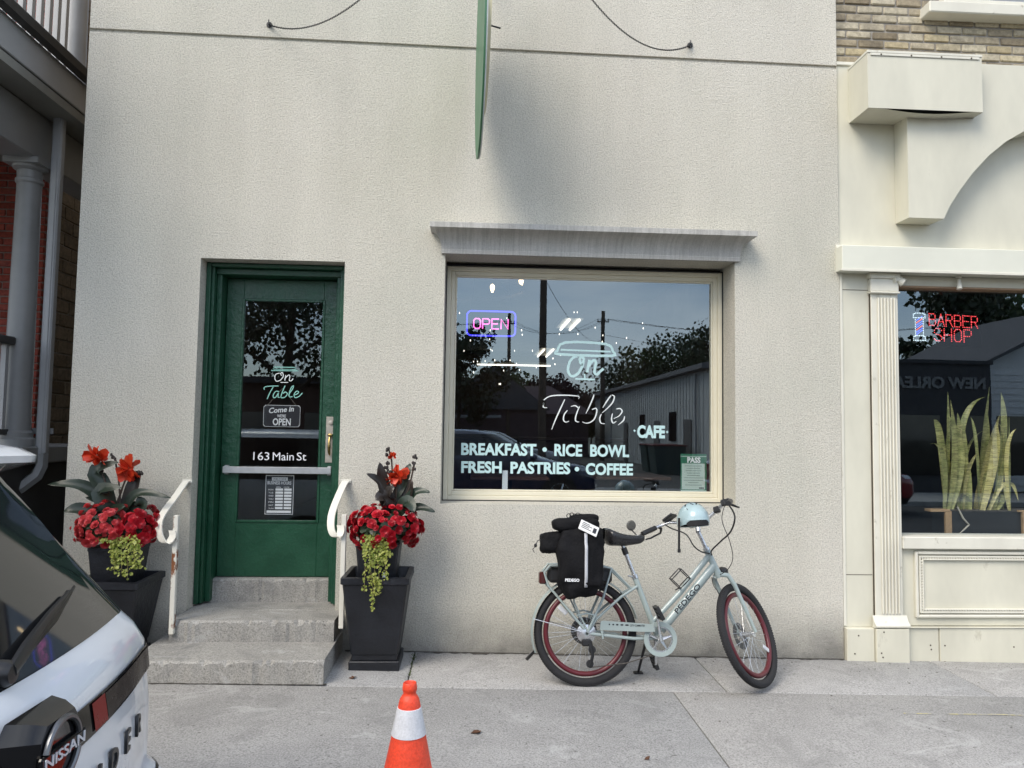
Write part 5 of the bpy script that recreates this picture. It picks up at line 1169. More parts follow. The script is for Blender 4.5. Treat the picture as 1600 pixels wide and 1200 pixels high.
# seat post and saddle
bt('seat_post', SILV, [([STt, STt+(STt-BB).normalized()*.215], .0135)]); sp0 = STt+(STt-BB).normalized()*.15
bt('suspension_boot', BLK, [([sp0, sp0+(STt-BB).normalized()*.045], .019)]); bt('seat_clamp', SILV, [([STt-(STt-BB).normalized()*.012, STt+(STt-BB).normalized()*.012], .0225), ([STt+Vector((-.02,-.02,0)), STt+Vector((-.05,-.03,.005))], .005)])
sd_ = MB(); L0, L1 = .118, .39
def saddle(u, v):
    x = L0+(L1-L0)*u; w = .105*(1-u)**1.2*(.35+.65*min(1, u*6))+.030*(1-u*.25)*min(1, (1-u)*9+.25)*min(1,.3+u*9); a = 2*pi*v
    zt = .935+.030*(1-u)**2-.012*sin(pi*u); th = .036*(1-u*.45)*min(1, (1-u)*8+.3)*min(1, .3+u*8)+(.03*(1-u)**2)+.012
    cy, sz = cos(a), sin(a); return Vector((x, w*cy*(abs(cy)**-.25 if abs(cy) > .01 else 0), zt+(th*.45 if sz > 0 else th*1.15)*sz*abs(sz)**-.3 if abs(sz) > .01 else zt))
sd_.grid(saddle, 16, 20, T=MBK); 
sd_.build('saddle', mat('saddle_vinyl', (.02, .02, .022), .28, .1, 20), bike, 70)
spt = STt+(STt-BB).normalized()*.21
bt('saddle_rails', SILV, [([(.16, s*.03, .935), (.20, s*.022, .905), (.30, s*.02, .915), (.34, s*.012, .945)], .0035) for s in (-1, 1)] + [([spt+Vector((-.025,0,.01)), spt+Vector((.03,0,.012))], .014)], n=6)
bt('tail_pouch', BLK, [([(.13, 0, .925), (.21, 0, .905)], [(.035, .025), (.03, .022)])], n=10)
# drivetrain
cg = MB(); Tc = MBK @ Matrix.Translation(BB+Vector((0, -.062, 0)))
cg.lathe([(.078, -.003), (.106, -.004), (.1075, 0), (.106, .003), (.078, .003)], 48, axis='Y', T=Tc, close=True); cgo = cg.build('chain_guard_ring', BFR, bike, 40)
m = MB(); m.lathe([(.070, .006), (.088, .006), (.088, .010), (.070, .010)], 44, axis='Y', T=Tc, close=True)
for k in range(5): a = 2*pi*k/5+.3; m.tube([(.012*cos(a), 0, .012*sin(a)), (.055*cos(a), .004, .055*sin(a)), (.076*cos(a), .006, .076*sin(a))], [(.014, .004), (.009, .004), (.007, .004)], 6, T=Tc); 
m.lathe([(0, -.012), (.012, -.012), (.016, -.004), (.016, .01), (0, .01)], 16, axis='Y', T=Tc); m.build('chainring', SILV, bike)
for s, ang_ in ((-1, radians(99)), (1, radians(-88))):
    e_ = Vector((.172*cos(ang_), 0, .172*sin(ang_))); y0 = s*.078
    m = MB(); m.tube([BB+Vector((0, s*.06, 0)), BB+Vector((0, y0, 0))], .014, 12, T=MBK); m.tube([BB+Vector((0, y0, 0))-e_*.08, BB+Vector((0, y0, 0))+e_*.5, BB+Vector((0, y0+s*.006, 0))+e_*1.05], [(.015, .008), (.011, .006), (.013, .007)], 8, T=MBK); cr_ = m.build('crank', SILV, bike)
    pc = BB+Vector((0, y0+s*.055, 0))+e_; tl = Matrix.Rotation(radians(62 if s < 0 else 70), 4, 'Y')
    m = MB(); Tp = MBK @ Matrix.Translation(pc) @ tl
    for z in (-1, 1): m.box(-.045, .045, -.045, -.036, -.012, .012, T=Tp, b=.002) if z < 0 else m.box(-.045, .045, .036, .045, -.012, .012, T=Tp, b=.002)
    for x in (-.04, -.014, .014, .04): m.box(x-.005, x+.005, -.036, .036, -.011, .011, T=Tp, b=.002)
    m.tube([(0, -.05, 0), (0, .05, 0)], .007, 8, T=Tp); m.build('pedal', BLK, cr_)
gx0_, gx1_ = Vector((.075, -.085, .385)), Vector((.415, -.080, .372))
m = MB(); m.prism([(.08, .355), (.405, .348), (.432, .352), (.425, .395), (.10, .412), (.085, .405)], (0, -.085, 0), (1,0,0), (0,0,1), (0, .010, 0), T=MBK); cg2 = m.build('chain_guard', BFR, bike)
m = MB(); m.prism([(.085, .352), (.10, .352), (.105, .30), (.095, .30)], (0, -.083, 0), (1,0,0), (0,0,1), (0, .006, 0), T=MBK); m.build('guard_bracket', BFR, cg2)
for k, x in enumerate((.14, .165, .19, .22, .252)):
    m = MB(); m.ell((x, -.0855, .391-.02*(x-.1)), ((.0045+.002*k), .0006, .005), 10, 6, T=MBK); m.build('guard_slot', BLACKV, cg2)
me = text_mesh('CITY COMMUTER', .017, BLACKV, ext=.0003, off=.0003, width=.095); me.transform(Matrix.Translation(-ORG[bike.name]) @ MBK @ Matrix.Translation((.272, -.0857, .380)) @ Matrix.Rotation(pi/2, 4, 'X')); place('wordmark', me, None, cg2)
for k in range(7):
    r_ = .062-.0055*k; m = MB(); m.lathe([(.012, -.052-.0046*k), (r_-.004, -.052-.0046*k), (r_, -.0505-.0046*k), (r_-.004, -.049-.0046*k), (.012, -.049-.0046*k)], 28, (0,0,.33), 'Y', T=MBK, close=True); m.build('cassette_sprocket', SILV, bike)
m = MB(); m.box(-.035, .03, -.088, -.06, .235, .275, b=.008, T=MBK @ Matrix.Translation((.0,0,.02))); m.tube([(.02, -.08, .275), (.035, -.082, .20), (.02, -.08, .135)], [(.02,.008),(.014,.008),(.018,.008)], 8, T=MBK)
for c in ((.032, -.078, .235), (.018, -.078, .150)): m.lathe([(.006,-.004),(.024,-.003),(.024,.003),(.006,.004)], 12, c, 'Y', T=MBK, close=True)
m.build('derailleur', BLK, bike)
bt('chain', mat('chain_steel', (.10, .09, .08), .45, .3, 60, metal=.7), [([(-.01, -.07, .392), (.2, -.065, .39), (.46, -.055, .388)], (.004)), ([(.02, -.076, .128), (.25, -.066, .155), (.46, -.055, .216)], .0035)], n=4)
# mudguard, carrier, battery, kickstand
fd = MB(); V = []; Fs = []; N = 40
for i in range(N+1):
    a = radians(14+(202-14)*i/N); 
    for v in (-1, -.6, 0, .6, 1): rr_ = .352-.012*v*v; V.append(MBK @ Vector((rr_*cos(a), .034*v, .33+rr_*sin(a))))
for i in range(N):
    for j in range(4): Fs.append([i*5+j, i*5+j+1, i*5+6+j, i*5+5+j])
fd.add(V, Fs); fdo = fd.build('rear_mudguard', BFR, bike, 180)
bt('mud_flap', BLK, [([(-.325, 0, .21), (-.35, 0, .185), (-.375, 0, .155)], [(.004, .028), (.004, .03), (.003, .03)])], n=4)
bt('mudguard_stay', SILV, [([(-.01, s*.075, .335), (-.34, s*.034, .41)], .0025) for s in (-1, 1)], n=5)
rk = []
for s in (-1, 1):
    rk += [([(.005, s*.08, .345), (.10, s*.085, .55), (.155, s*.08, .735), (.10, s*.075, .745), (-.24, s*.075, .745), (-.275, s*.06, .70), (-.25, s*.07, .62), (-.02, s*.085, .36)], .0085), ([(.155, s*.08, .735), (.30, s*.03, .60)], .0065), ([(.0, s*.08, .35), (-.085, s*.082, .52), (-.10, s*.08, .70)], .006), ([(-.07, s*.083, .44), (0, s*.083, .455), (.06, s*.083, .44)], .006)]
rk += [([(x, -.075, .745), (x, .075, .745)], .006) for x in (-.22, -.05, .10)]
bt('carrier', BFR, rk, n=8)
m = MB(); m.box(-.25, .165, -.065, .065, .635, .733, b=.02, T=MBK); m.build('battery', BLK, bike)
m = MB(); m.box(-.305, -.26, -.04, .04, .625, .70, b=.008, T=MBK); m.build('tail_light', mat('dark_red_lens', (.06, .012, .01), .25), bike)
kf = MBK.inverted() @ Vector((rcp.x+.40, rcp.y+.26, gz(rcp.x+.4, rcp.y+.26)+.008))
bt('kickstand', BLK, [([(.40, .03, .275), kf], [.010, .008])], n=8)
m = MB(); m.box(-.03, .03, -.02, .02, 0, .012, T=Matrix.Translation(MBK @ kf)-Matrix.Translation((0,0,0)) if False else Matrix.Translation((MBK @ kf)+Vector((0,0,-.008))), b=.003); m.build('kickstand_foot', BLK, bike)
# bottle cage on the top tube
cgp = Vector((.66, -.012, .635)); Tg = MBK @ Matrix.Translation(cgp) @ Matrix.Rotation(-atan2(.185, .18), 4, 'Y')
sqr = lambda x0, x1, z0, z1, y: [Vector(p) for p in ((x0,y,z0),((x0+x1)/2,y,z0),(x1,y,z0),(x1,y,(z0+z1)/2),(x1,y,z1),((x0+x1)/2,y,z1),(x0,y,z1),(x0,y,(z0+z1)/2))]
m = MB()
for y in (-.035, .03): m.loop(sqr(-.045, .045, .02, .10, y), .004, 6, T=Tg)
for x, z in ((-.045, .10), (.045, .10), (-.045, .02), (.045, .02)): m.tube([(x, -.035, z), (x, .03, z)], .0045, 6, T=Tg)
m.tube([(-.045, -.0, .02), (-.075, 0, .03)], .004, 6, T=Tg); m.build('bottle_cage', BLK, bike)

# ================================================================== PANNIER
NYL = mat('black_nylon', (.005, .005, .006), .8, .35, 10, .5, 60, spec=.2); REFL = mat('silver_reflective', (.42, .43, .45), .4, .08, 30)
bag = empty('pannier_bag', MBK @ Vector((-.02, -.16, .60)), 'bulging black pannier bag with a silver stripe on the bicycle carrier', 'bag')
def lump(fx, nu, nv, seed, amp, frq):
    def f(u, v):
        p = fx(u, v); d = noise.noise(p*frq+Vector((seed,)*3))*amp+noise.noise(p*frq*2.7+Vector((seed+9,)*3))*amp*.45; return p, d
    return f
def soft_box(m, c, h, e, seed, amp, frq, T, nu=44, nv=30, taper=lambda z: (1, 1)):
    """rounded sack: superellipsoid with cloth folds"""
    sg = lambda a, p: (abs(a)**p)*(1 if a >= 0 else -1)
    def fn(u, v):
        a, b = 2*pi*u, pi*(v-.5); n_ = Vector((sg(cos(b), e)*sg(cos(a), e), sg(cos(b), e)*sg(sin(a), e), sg(sin(b), e)))
        tx, ty = taper(n_.z); p = Vector((c[0]+h[0]*n_.x*tx, c[1]+h[1]*n_.y*ty, c[2]+h[2]*n_.z))
        d = noise.noise(p*frq+Vector((seed,)*3))*amp+noise.noise(p*frq*2.6+Vector((seed+7,)*3))*amp*.5+abs(noise.noise(Vector((p.x*4, p.y*4, p.z*16))+Vector((seed,)*3)))*amp*.8
        return p+n_.normalized()*d
    m.grid(fn, nu, nv, cu=True, T=T)
m = MB(); soft_box(m, (-.065, -.175, .775), (.140, .088, .207), .52, 3, .032, 11, MBK, taper=lambda z: (1+.05*z-.08*z*z, 1.05-.10*z)); main = m.build('main_bag', NYL, bag, 180)
m = MB(); soft_box(m, (-.235, -.12, .885), (.075, .075, .062), .6, 8, .018, 18, MBK, 28, 20); m.build('rear_pouch', NYL, bag, 180)
m = MB(); soft_box(m, (-.088, -.14, 1.0), (.150, .085, .042), .55, 5, .012, 16, MBK, 36, 18, taper=lambda z: (1, 1)); m.build('top_roll', NYL, bag, 180)
m = MB(); soft_box(m, (-.03, -.10, 1.045), (.095, .05, .026), .6, 12, .010, 20, MBK @ Matrix.Translation((0,0,.0)), 26, 14); m.build('roll_strap', NYL, bag, 180)
def bag_front(x, z):                                           # push out until just off the cloth
    best = -.25
    for v in main.data.vertices:
        w = MBK.inverted() @ (v.co+ORG[bag.name])
        if abs(w.x-x) < .02 and abs(w.z-z) < .02: best = min(best, w.y) if best > -.9 else best
    ys = [ (MBK.inverted() @ (v.co+ORG[bag.name])).y for v in main.data.vertices if abs((MBK.inverted() @ (v.co+ORG[bag.name])).x-x) < .022 and abs((MBK.inverted() @ (v.co+ORG[bag.name])).z-z) < .022]
    return (min(ys) if ys else -.262)-.003
V = []; zz = [.955-.325*k/12 for k in range(13)]
for z in zz: y = min(bag_front(-.045, z+d) for d in (-.08, -.04, 0, .04, .08)); V += [MBK @ Vector((-.051, y, z)), MBK @ Vector((-.032, y, z)), MBK @ Vector((-.051, y+.004, z)), MBK @ Vector((-.032, y+.004, z))]
m = MB(); m.add(V, [q for k in range(12) for q in ([4*k, 4*k+1, 4*k+5, 4*k+4], [4*k+2, 4*k+6, 4*k+7, 4*k+3], [4*k, 4*k+4, 4*k+6, 4*k+2], [4*k+1, 4*k+3, 4*k+7, 4*k+5])] + [[0, 2, 3, 1], [48, 49, 51, 50]]); m.build('reflective_stripe', REFL, bag, 180)
yb = min(bag_front(-.15, .67), bag_front(-.12, .67), bag_front(-.09, .67))-.001; me = text_mesh('PEDEGO', .024, WHITEV, ext=.0005, off=.0009, width=.088); me.transform(Matrix.Translation(-ORG[bag.name]) @ MBK @ Matrix.Translation((-.168, yb, .662)) @ Matrix.Rotation(pi/2, 4, 'X')); place('wordmark', me, None, bag)
TG = MBK @ Matrix.Translation((-.022, -.262, .985)) @ Matrix.Rotation(radians(24), 4, 'Y') @ Matrix.Rotation(radians(-24), 4, 'X')
m = MB(); m.box(-.062, .062, -.002, .002, -.034, .034, T=TG, b=.002); tg = m.build('paper_tag', mat('tag_paper', (.68, .68, .66), .6, .08, 30), bag)
for k in range(4): m = MB(); m.box(-.048, .0+.02*(k % 2), -.0032, -.0021, .018-k*.011, .022-k*.011, T=TG); m.build('tag_print', BLACKV, tg)
m = MB(); m.box(.028, .05, -.0034, -.0021, -.018, .016, T=TG); m.build('tag_symbol', BLACKV, tg)
m = MB(); 
for k in range(5): c = MBK @ Vector((-.13+.02*k, -.12, 1.06+.006*(k % 2))); m.loop([c+Vector((.013*cos(2*pi*q/10), .003*q/10, .013*sin(2*pi*q/10))) for q in range(10)], .003, 5)
m.build('cord_lock', BLK, bag)
m = MB(); m.tube([MBK @ Vector(p) for p in ((-.295, -.14, .91), (-.33, -.15, .90), (-.345, -.15, .865), (-.36, -.15, .845), (-.35, -.15, .825))], .003, 5); m.ell(MBK @ Vector((-.343, -.15, .87)), (.010, .008, .013), 8, 6); m.build('draw_cord', BLK, bag)

# ================================================================== HELMET
HEL = mat('mint_helmet', (.34, .45, .47), .28, .06, 4, coat=.6)
hc = onY(1083, 806, -.74); hel = empty('bicycle_helmet', hc-Vector((0,0,.09)), 'pale mint cycling helmet resting on the bicycle handlebars', 'helmet')
TH = Matrix.Translation(hc+Vector((0, 0, -.035))) @ Matrix.Rotation(radians(-10), 4, 'X') @ Matrix.Rotation(radians(-3), 4, 'Y')
def dome(k, lo):
    def fn(u, v):
        a = 2*pi*u; b = lo+(pi/2-lo)*v; e = 1
        x, y, z = .100*cos(b)*cos(a), .128*cos(b)*sin(a), .118*sin(b)
        return Vector((x*k, y*k, z*k+ .02*max(0, -sin(a))*(1-v)**2*k))
    return fn
m = MB(); m.grid(dome(1, -.28), 40, 14, cu=True, T=TH); m.grid(dome(.90, -.28), 40, 14, cu=True, T=TH)
ri, ro = [Vector(dome(.90, -.28)(k/40, 0)) for k in range(40)], [Vector(dome(1, -.28)(k/40, 0)) for k in range(40)]
m.add(ri+ro, [[k, (k+1) % 40, 40+(k+1) % 40, 40+k] for k in range(40)], T=TH); shell = m.build('shell', HEL, hel, 60)
lin = mat('helmet_liner', (.012, .012, .013), .8)
m = MB(); m.grid(dome(.885, -.26), 30, 8, cu=True, T=TH); m.build('liner', lin, hel, 60)
def on_dome(a, b, k=1.0): return Vector((.100*cos(b)*cos(a), .128*cos(b)*sin(a), .118*sin(b)))*k
for a, b in ((-2.25, .62), (-.9, .62), (-2.7, 1.0), (-.45, 1.0), (-1.9, 1.1), (-1.25, 1.1)):
    c = on_dome(a, b, 1.001); nn = Vector((c.x/.01, c.y/.0164, c.z/.0139)).normalized()
    T2 = TH @ Matrix.Translation(c) @ nn.to_track_quat('Z', 'Y').to_matrix().to_4x4() @ Matrix.Rotation(.75 if a < -1.57 else -.75, 4, 'Z'); m = MB(); m.ell((0,0,0), (.006, .019, .002), 10, 6, T=T2); m.build('vent', lin, shell)
m = MB(); m.grid(lambda u, v: on_dome(-pi/2+(u-.5)*1.5, .02+.10*v, 1.012), 16, 2, T=TH); m.build('rim_band', HEL, shell, 60)
arc_ = [TH @ (on_dome(-pi/2+(k/12-.5)*1.55, -.10+.22*(1-((k/12-.5)*2)**2), 1.006)) for k in range(13)]; lo_ = [TH @ (on_dome(-pi/2+(k/12-.5)*1.55, -.27, 1.006)) for k in range(13)]
m = MB(); m.add(arc_+lo_, [[k, k+1, 13+k+1, 13+k] for k in range(12)]); m.add([p+Vector((0,.004,0)) for p in arc_+lo_], [[k, k+1, 13+k+1, 13+k] for k in range(12)]); m.build('rear_opening', lin, hel, 60)
s0 = onY(1061, 822, -.80); s1 = onY(1062, 862, -.80)
m = MB(); m.box(s0.x-.007, s0.x+.007, -.802, -.799, s1.z, s0.z+.05); m.box(s0.x-.010, s0.x+.010, -.806, -.7985, s1.z-.006, s1.z+.018, b=.003); m.build('strap', lin, hel)
# ================================================================== CARS
CWIN = mat('car_glass', (.006, .007, .008), .03, .05, 3, spec=.9); CTRIM = mat('car_black_trim', (.012, .012, .013), .35, .1); CGLOSS = mat('piano_black', (.008, .008, .009), .06, .05); LENS = mat('red_lens', (.20, .006, .006), .3, .1, 30, spec=.25); DLENS = mat('smoked_lens', (.014, .007, .007), .25, .2, 20, spec=.35); CTYRE = mat('car_tyre', (.02, .02, .02), .85)
def lerp_tab(tab, z):
    for (z0, v0), (z1, v1) in zip(tab, tab[1:]):
        if z <= z1: u = max(0, min(1, (z-z0)/(z1-z0))); return v0+(v1-v0)*u
    return tab[-1][1]
XRT = [(.28, .12), (.42, .04), (.60, .0), (.66, .02), (.71, .075), (.90, .085), (1.0, .10), (1.10, .115), (1.16, .15), (1.20, .19), (1.68, .56), (1.76, .72)]
WT = [(.28, .90), (.5, .96), (.8, .975), (1.0, .965), (1.12, .935), (1.20, .90), (1.68, .74), (1.74, .66), (1.78, .5)]
XFT = [(.28, 4.78), (.5, 4.92), (.8, 4.92), (.95, 4.80), (1.02, 4.45), (1.08, 4.0), (1.14, 3.72), (1.20, 3.55), (1.68, 2.62), (1.74, 2.4), (1.78, 2.1)]
BOW = [(.28, .10), (.7, .11), (1.0, .095), (1.2, .07), (1.7, .05)]
def car_pt(z, s, off=0.0):
    """point on the plan outline at height z; s: 0 = rear centre, 1 = front centre, negative = right side"""
    sg = 1 if s >= 0 else -1; s = abs(s); w = lerp_tab(WT, z); xr = lerp_tab(XRT, z); xf = lerp_tab(XFT, z); bow = lerp_tab(BOW, z); rx, ry = .30, .20
    yc = w-ry
    if s < .25: u = s/.25; return (xr+bow*u**2-off, sg*yc*u)
    if s < .40:
        a = (s-.25)/.15*pi/2; k = 1+off/rx; return (xr+bow+rx-rx*cos(a)*k, sg*(yc+ry*sin(a)*(1+off/ry)))
    fx, fy, fb = .45, .30, .12; x0 = xr+bow+rx; x1 = xf-fb-fx
    if s < .70: u = (s-.40)/.30; return (x0+(x1-x0)*u, sg*(w+off))
    if s < .88: a = (s-.70)/.18*pi/2; return (x1+fx*sin(a)*(1+off/fx), sg*(w-fy+fy*cos(a)*(1+off/fy)))
    u = (s-.88)/.12; return (xf-fb+fb*(1-(1-u)**2)+off, sg*(w-fy)*(1-u))
def car(name, lab, T, paint, detail, group=None, word=True):
    e = empty(name, T @ Vector((2.4, 0, 0)), lab, 'car', group)
    SS = [i/64 for i in range(-64, 64)]
    def band(nm, mt, zs, s0=None, s1=None, off=0.0, n=40, parent=e, close=False, sm=50, lab_=None):
        m = MB(); V = []
        ss = SS if s0 is None else [s0+(s1-s0)*i/n for i in range(n+1)]
        for z in zs: V += [T @ Vector((*car_pt(z, s, off), z)) for s in ss]
        k = len(ss); Fs = []
        for i in range(len(zs)-1):
            for j in range(k if s0 is None else k-1): Fs.append([i*k+j, i*k+(j+1) % k, (i+1)*k+(j+1) % k, (i+1)*k+j])
        if close: Fs.append(list(range((len(zs)-1)*k, len(zs)*k)))
        if close == 2: Fs.append(list(range(k))[::-1])
        return m.add(V, Fs).build(nm, mt, parent, sm, label=lab_)
    band('body', paint, [.42, .5, .6, .64, .66, .685, .71, .78, .84, .90, .96, 1.0, 1.04, 1.08, 1.10, 1.13, 1.16, 1.18, 1.20])
    band('lower_trim', CTRIM, [.26, .34, .42], close=2)
    band('side_glass', CWIN, [1.20, 1.3, 1.4, 1.5, 1.6, 1.68])
    band('roof', paint, [1.68, 1.70, 1.72, 1.74, 1.755, 1.768, 1.775, 1.78], close=True)
    for x in (1.02, 3.95):
        for s in (-1, 1):
            y = s*.92; m = MB(); m.lathe([(.0, -.06), (.40, -.06), (.40, .062), (.0, .062)], 30, (x, y, .40), 'Y', T=T); m.build('wheel_arch', CTRIM, e)
            m = MB(); yo = s*.90; m.lathe([(.24, -.10), (.34, -.10), (.37, -.075), (.37, .075), (.34, .10), (.24, .10)], 36, (x, yo, .37), 'Y', T=T, close=True); wh = m.build('wheel', CTYRE, e)
            m = MB()
            for k in range(5): a = 2*pi*k/5; m.tube([(x, yo+s*.085, .37), (x+.24*cos(a), yo+s*.095, .37+.24*sin(a))], [(.04, .012), (.03, .012)], 6, T=T)
            m.lathe([(.225, -.02), (.245, -.02), (.245, .09*1), (.225, .09)], 30, (x, yo, .37), 'Y', T=T, close=True); m.build('rim', SILV, wh)
    for s in (-1, 1):
        band('headlight', WREF, [.88, .92, .96], s*.74, s*.84, .004, 8)
        m = MB(); m.ell((3.35, s*1.05, 1.18), (.09, .10, .075), 12, 8, T=T); m.build('door_mirror', paint, e)
        for x in (1.55, 2.35, 3.2): m = MB(); w1, w2 = lerp_tab(WT, 1.2), lerp_tab(WT, 1.68); m.tube([(x+.0, s*(w1+.002), 1.20), (x-.12, s*(w2+.002), 1.68)], [(.03, .006)]*2, 4, T=T, flat=(1,0,0)); m.build('pillar', CTRIM, e)
    if not detail:
        for s in (-1, 1): band('tail_light', LENS, [.98, 1.03, 1.09], s*.22, s*.42, .004, 8)
        return e
    # rear glass, spoiler, lamp band and badges
    g_ = lambda zs, a, b, o: None
    m = MB(); N, K = 24, 12; V = []
    for i in range(K+1):
        z = 1.205+(1.655-1.205)*i/K; wg = .645+.02*(i/K)-(.04*(1-i/K)**6); 
        for j in range(N+1):
            y = -wg+2*wg*j/N; yc = lerp_tab(WT, z)-.20; u = max(-1, min(1, y/yc)); x = lerp_tab(XRT, z)+lerp_tab(BOW, z)*u*u-.006-(.0)*1
            if abs(y) > yc: a_ = math.asin(min(1, (abs(y)-yc)/.20)); x = lerp_tab(XRT, z)+lerp_tab(BOW, z)+.30-.30*cos(a_)-.006
            V.append(T @ Vector((x, y, z)))
    m.add(V, [[i*(N+1)+j, i*(N+1)+j+1, (i+1)*(N+1)+j+1, (i+1)*(N+1)+j] for i in range(K) for j in range(N)]); rg = m.build('rear_window', mat('rear_glass', (.012, .013, .015), .02, .02, 2, spec=1.0), e, 180)
    # spoiler
    m = MB(); V = []; N = 28; prof = [(.80, 1.772), (.60, 1.768), (.47, 1.745), (.425, 1.722), (.43, 1.702), (.52, 1.672), (.62, 1.665)]
    for j in range(N+1):
        v = -1+2*j/N; y = .665*v; k = max(0, (abs(v)-.72)/.28); sh = k*k*.17
        for i, (x, z) in enumerate(prof): V.append(T @ Vector((x+sh*(1 if x < .7 else .2), y, z-.035*k*k*(1 if i < 3 else 0)-.012*abs(v)**2)))
    n_ = len(prof); m.add(V, [[j*n_+i, j*n_+i+1, (j+1)*n_+i+1, (j+1)*n_+i] for j in range(N) for i in range(n_-1)]+[list(range(n_)), [N*n_+i for i in range(n_)][::-1]]); sp = m.build('spoiler', paint, e, 40)
    m = MB(); m.box(.50, .56, -.16, .16, 1.668, 1.684, T=T, b=.004); m.build('brake_lamp', DLENS, sp)
    # black lamp band across the tailgate with red ends
    st = band('lamp_band', CGLOSS, [1.0, 1.004, 1.04, 1.08, 1.085], -.38, .38, .006, 60)
    for s in (-1, 1):
        band('tail_light', LENS, [1.008, 1.04, 1.076], s*.30, s*.375, .011, 10, st); band('tail_light', LENS, [1.006, 1.04, 1.079], s*.088, s*.116, .010, 4, st)
        band('reflex_band', DLENS, [1.008, 1.04, 1.076], s*.118, s*.298, .009, 12, st)
    band('tailgate_seam', CTRIM, [.71, .99, 1.10, 1.19], -.328, -.323, .002, 1); band('tailgate_seam', CTRIM, [.71, .99, 1.10, 1.19], .323, .328, .002, 1)
    band('bumper_step', CTRIM, [.675, .683], -.40, .40, .003, 40)
    # wiper
    gp = lambda y, z, o: Vector((lerp_tab(XRT, z)+lerp_tab(BOW, z)*(y/.7)**2-o, y, z))
    m = MB(); m.lathe([(0, -.045), (.022, -.042), (.03, -.03), (.032, .02)], 16, gp(-.02, 1.235, .0), 'X', T=T)
    m.tube([gp(-.02, 1.24, .04), gp(-.10, 1.262, .04), gp(-.28, 1.295, .028), gp(-.47, 1.322, .02)], [(.020, .012), (.024, .013), (.018, .010), (.008, .006)], 8, T=T, flat=(0,0,1)); wi = m.build('wiper_arm', CTRIM, rg)
    m = MB(); m.tube([gp(-.16, 1.252, .014), gp(-.34, 1.285, .014), gp(-.53, 1.325, .014)], [(.012, .006), (.014, .008), (.006, .004)], 6, T=T, flat=(0,0,1)); m.build('wiper_blade', CTRIM, rg)
    # badge on its black housing
    bz, bx_ = 1.072, .105; Tb = T @ Matrix.Translation((bx_, 0, bz))
    m = MB(); V = []
    for x, hw, zt, zb in ((.02, .125, .09, -.12), (-.02, .105, .085, -.10), (-.052, .078, .074, -.085)): V += [Vector((x, -hw, zt*.6)), Vector((x, -hw*.72, zt)), Vector((x, hw*.72, zt)), Vector((x, hw, zt*.6)), Vector((x, hw, zb*.6)), Vector((x, hw*.6, zb)), Vector((x, -hw*.6, zb)), Vector((x, -hw, zb*.6))]
    m.add(V, [[i*8+j, i*8+(j+1) % 8, i*8+8+(j+1) % 8, i*8+8+j] for i in range(2) for j in range(8)]+[[16+j for j in range(8)]], T=Tb); hb = m.build('badge_housing', CGLOSS, e, 30)
    m = MB()
    for a0, a1 in ((14, 166), (194, 346)):
        m.tube([(-.058, .070*cos(radians(a)), .070*sin(radians(a))) for a in [a0+(a1-a0)*k/20 for k in range(21)]], (.0075), 8, T=Tb)
    m.build('badge_ring', mat('dark_chrome', (.16, .165, .175), .32, .05, metal=.8), hb)
    if word:
        m = MB(); m.box(-.064, -.052, -.092, .092, -.017, .017, T=Tb, b=.004); bar = m.build('badge_bar', CGLOSS, hb)
        RT_ = Matrix(((0, 0, -1, 0), (-1, 0, 0, 0), (0, 1, 0, 0), (0, 0, 0, 1)))      # text facing backwards, reading left to right from behind
        me = text_mesh('NISSAN', .034, WREF, 'CENTER', .001, .0004, width=.165); me.transform(Matrix.Translation(-ORG[e.name]) @ Tb @ Matrix.Translation((-.0655, 0, -.012)) @ RT_); place('wordmark', me, None, hb)
        for i, ch in enumerate('PATHFINDER'):
            y = (4.5-i)*.124-.07; s = -y/((.975-.2))*.25; x, yy = car_pt(.86, -s, .004); sl_ = -2*lerp_tab(BOW, .86)*y/(.775**2)
            me = text_mesh(ch, .086, CTRIM, 'CENTER', .004, .002); me.transform(Matrix.Translation(-ORG[e.name]) @ T @ Matrix.Translation((x, y, .858)) @ Matrix.Rotation(sl_, 4, 'Z') @ RT_); place('model_letter', me, None, e)
    return e
WPAINT = mat('white_car_paint', (.70, .73, .77), .22, .02, 2, coat=1.0)
CARX, CARY, RZ = -.865, -3.62, -.2
TC_ = Matrix.Translation((CARX, CARY, RZ)) @ Matrix.Rotation(pi, 4, 'Z')
suv = car('parked_car', 'white sport utility vehicle in the near left corner, tail towards the viewer', TC_, WPAINT, True)
# ================================================================== INSIDE THE CAFE
WARM = emit('warm_bulb', (1, .72, .38), 2.6); COOLT = emit('fluorescent', (1, .95, .84), 1.3); FAIRY = emit('fairy_bulb', (1, .93, .80), 1.6); PINKN = emit('pink_neon', (1, .16, .62), 1.1); BLUEN = emit('blue_neon', (.06, .05, 1), 1.15)
NY_ = .345
ns = empty('neon_open_sign', onY(767, 527, NY_), 'pink neon OPEN sign framed by a blue tube in the cafe window', 'sign')
def rr_path(x0, x1, z0, z1, r_, y, n=6):
    P = []
    for cx, cz, a0 in ((x1-r_, z1-r_, 0), (x0+r_, z1-r_, 90), (x0+r_, z0+r_, 180), (x1-r_, z0+r_, 270)):
        for k in range(n+1): a = radians(a0+90*k/n); P.append(Vector((cx+r_*cos(a), y, cz+r_*sin(a))))
    return P
a, b = onY(730, 485.5, NY_), onY(805, 525.5, NY_)
m = MB(); m.loop(rr_path(a.x, b.x, b.z, a.z, .035, NY_), .0055, 8); m.build('blue_tube', BLUEN, ns)
l0, l1 = onY(738.5, 513, NY_), onY(796, 514.5, NY_); hN = (onY(740, 497.5, NY_)-onY(740, 513, NY_)).length; wN = (l1-l0)/4
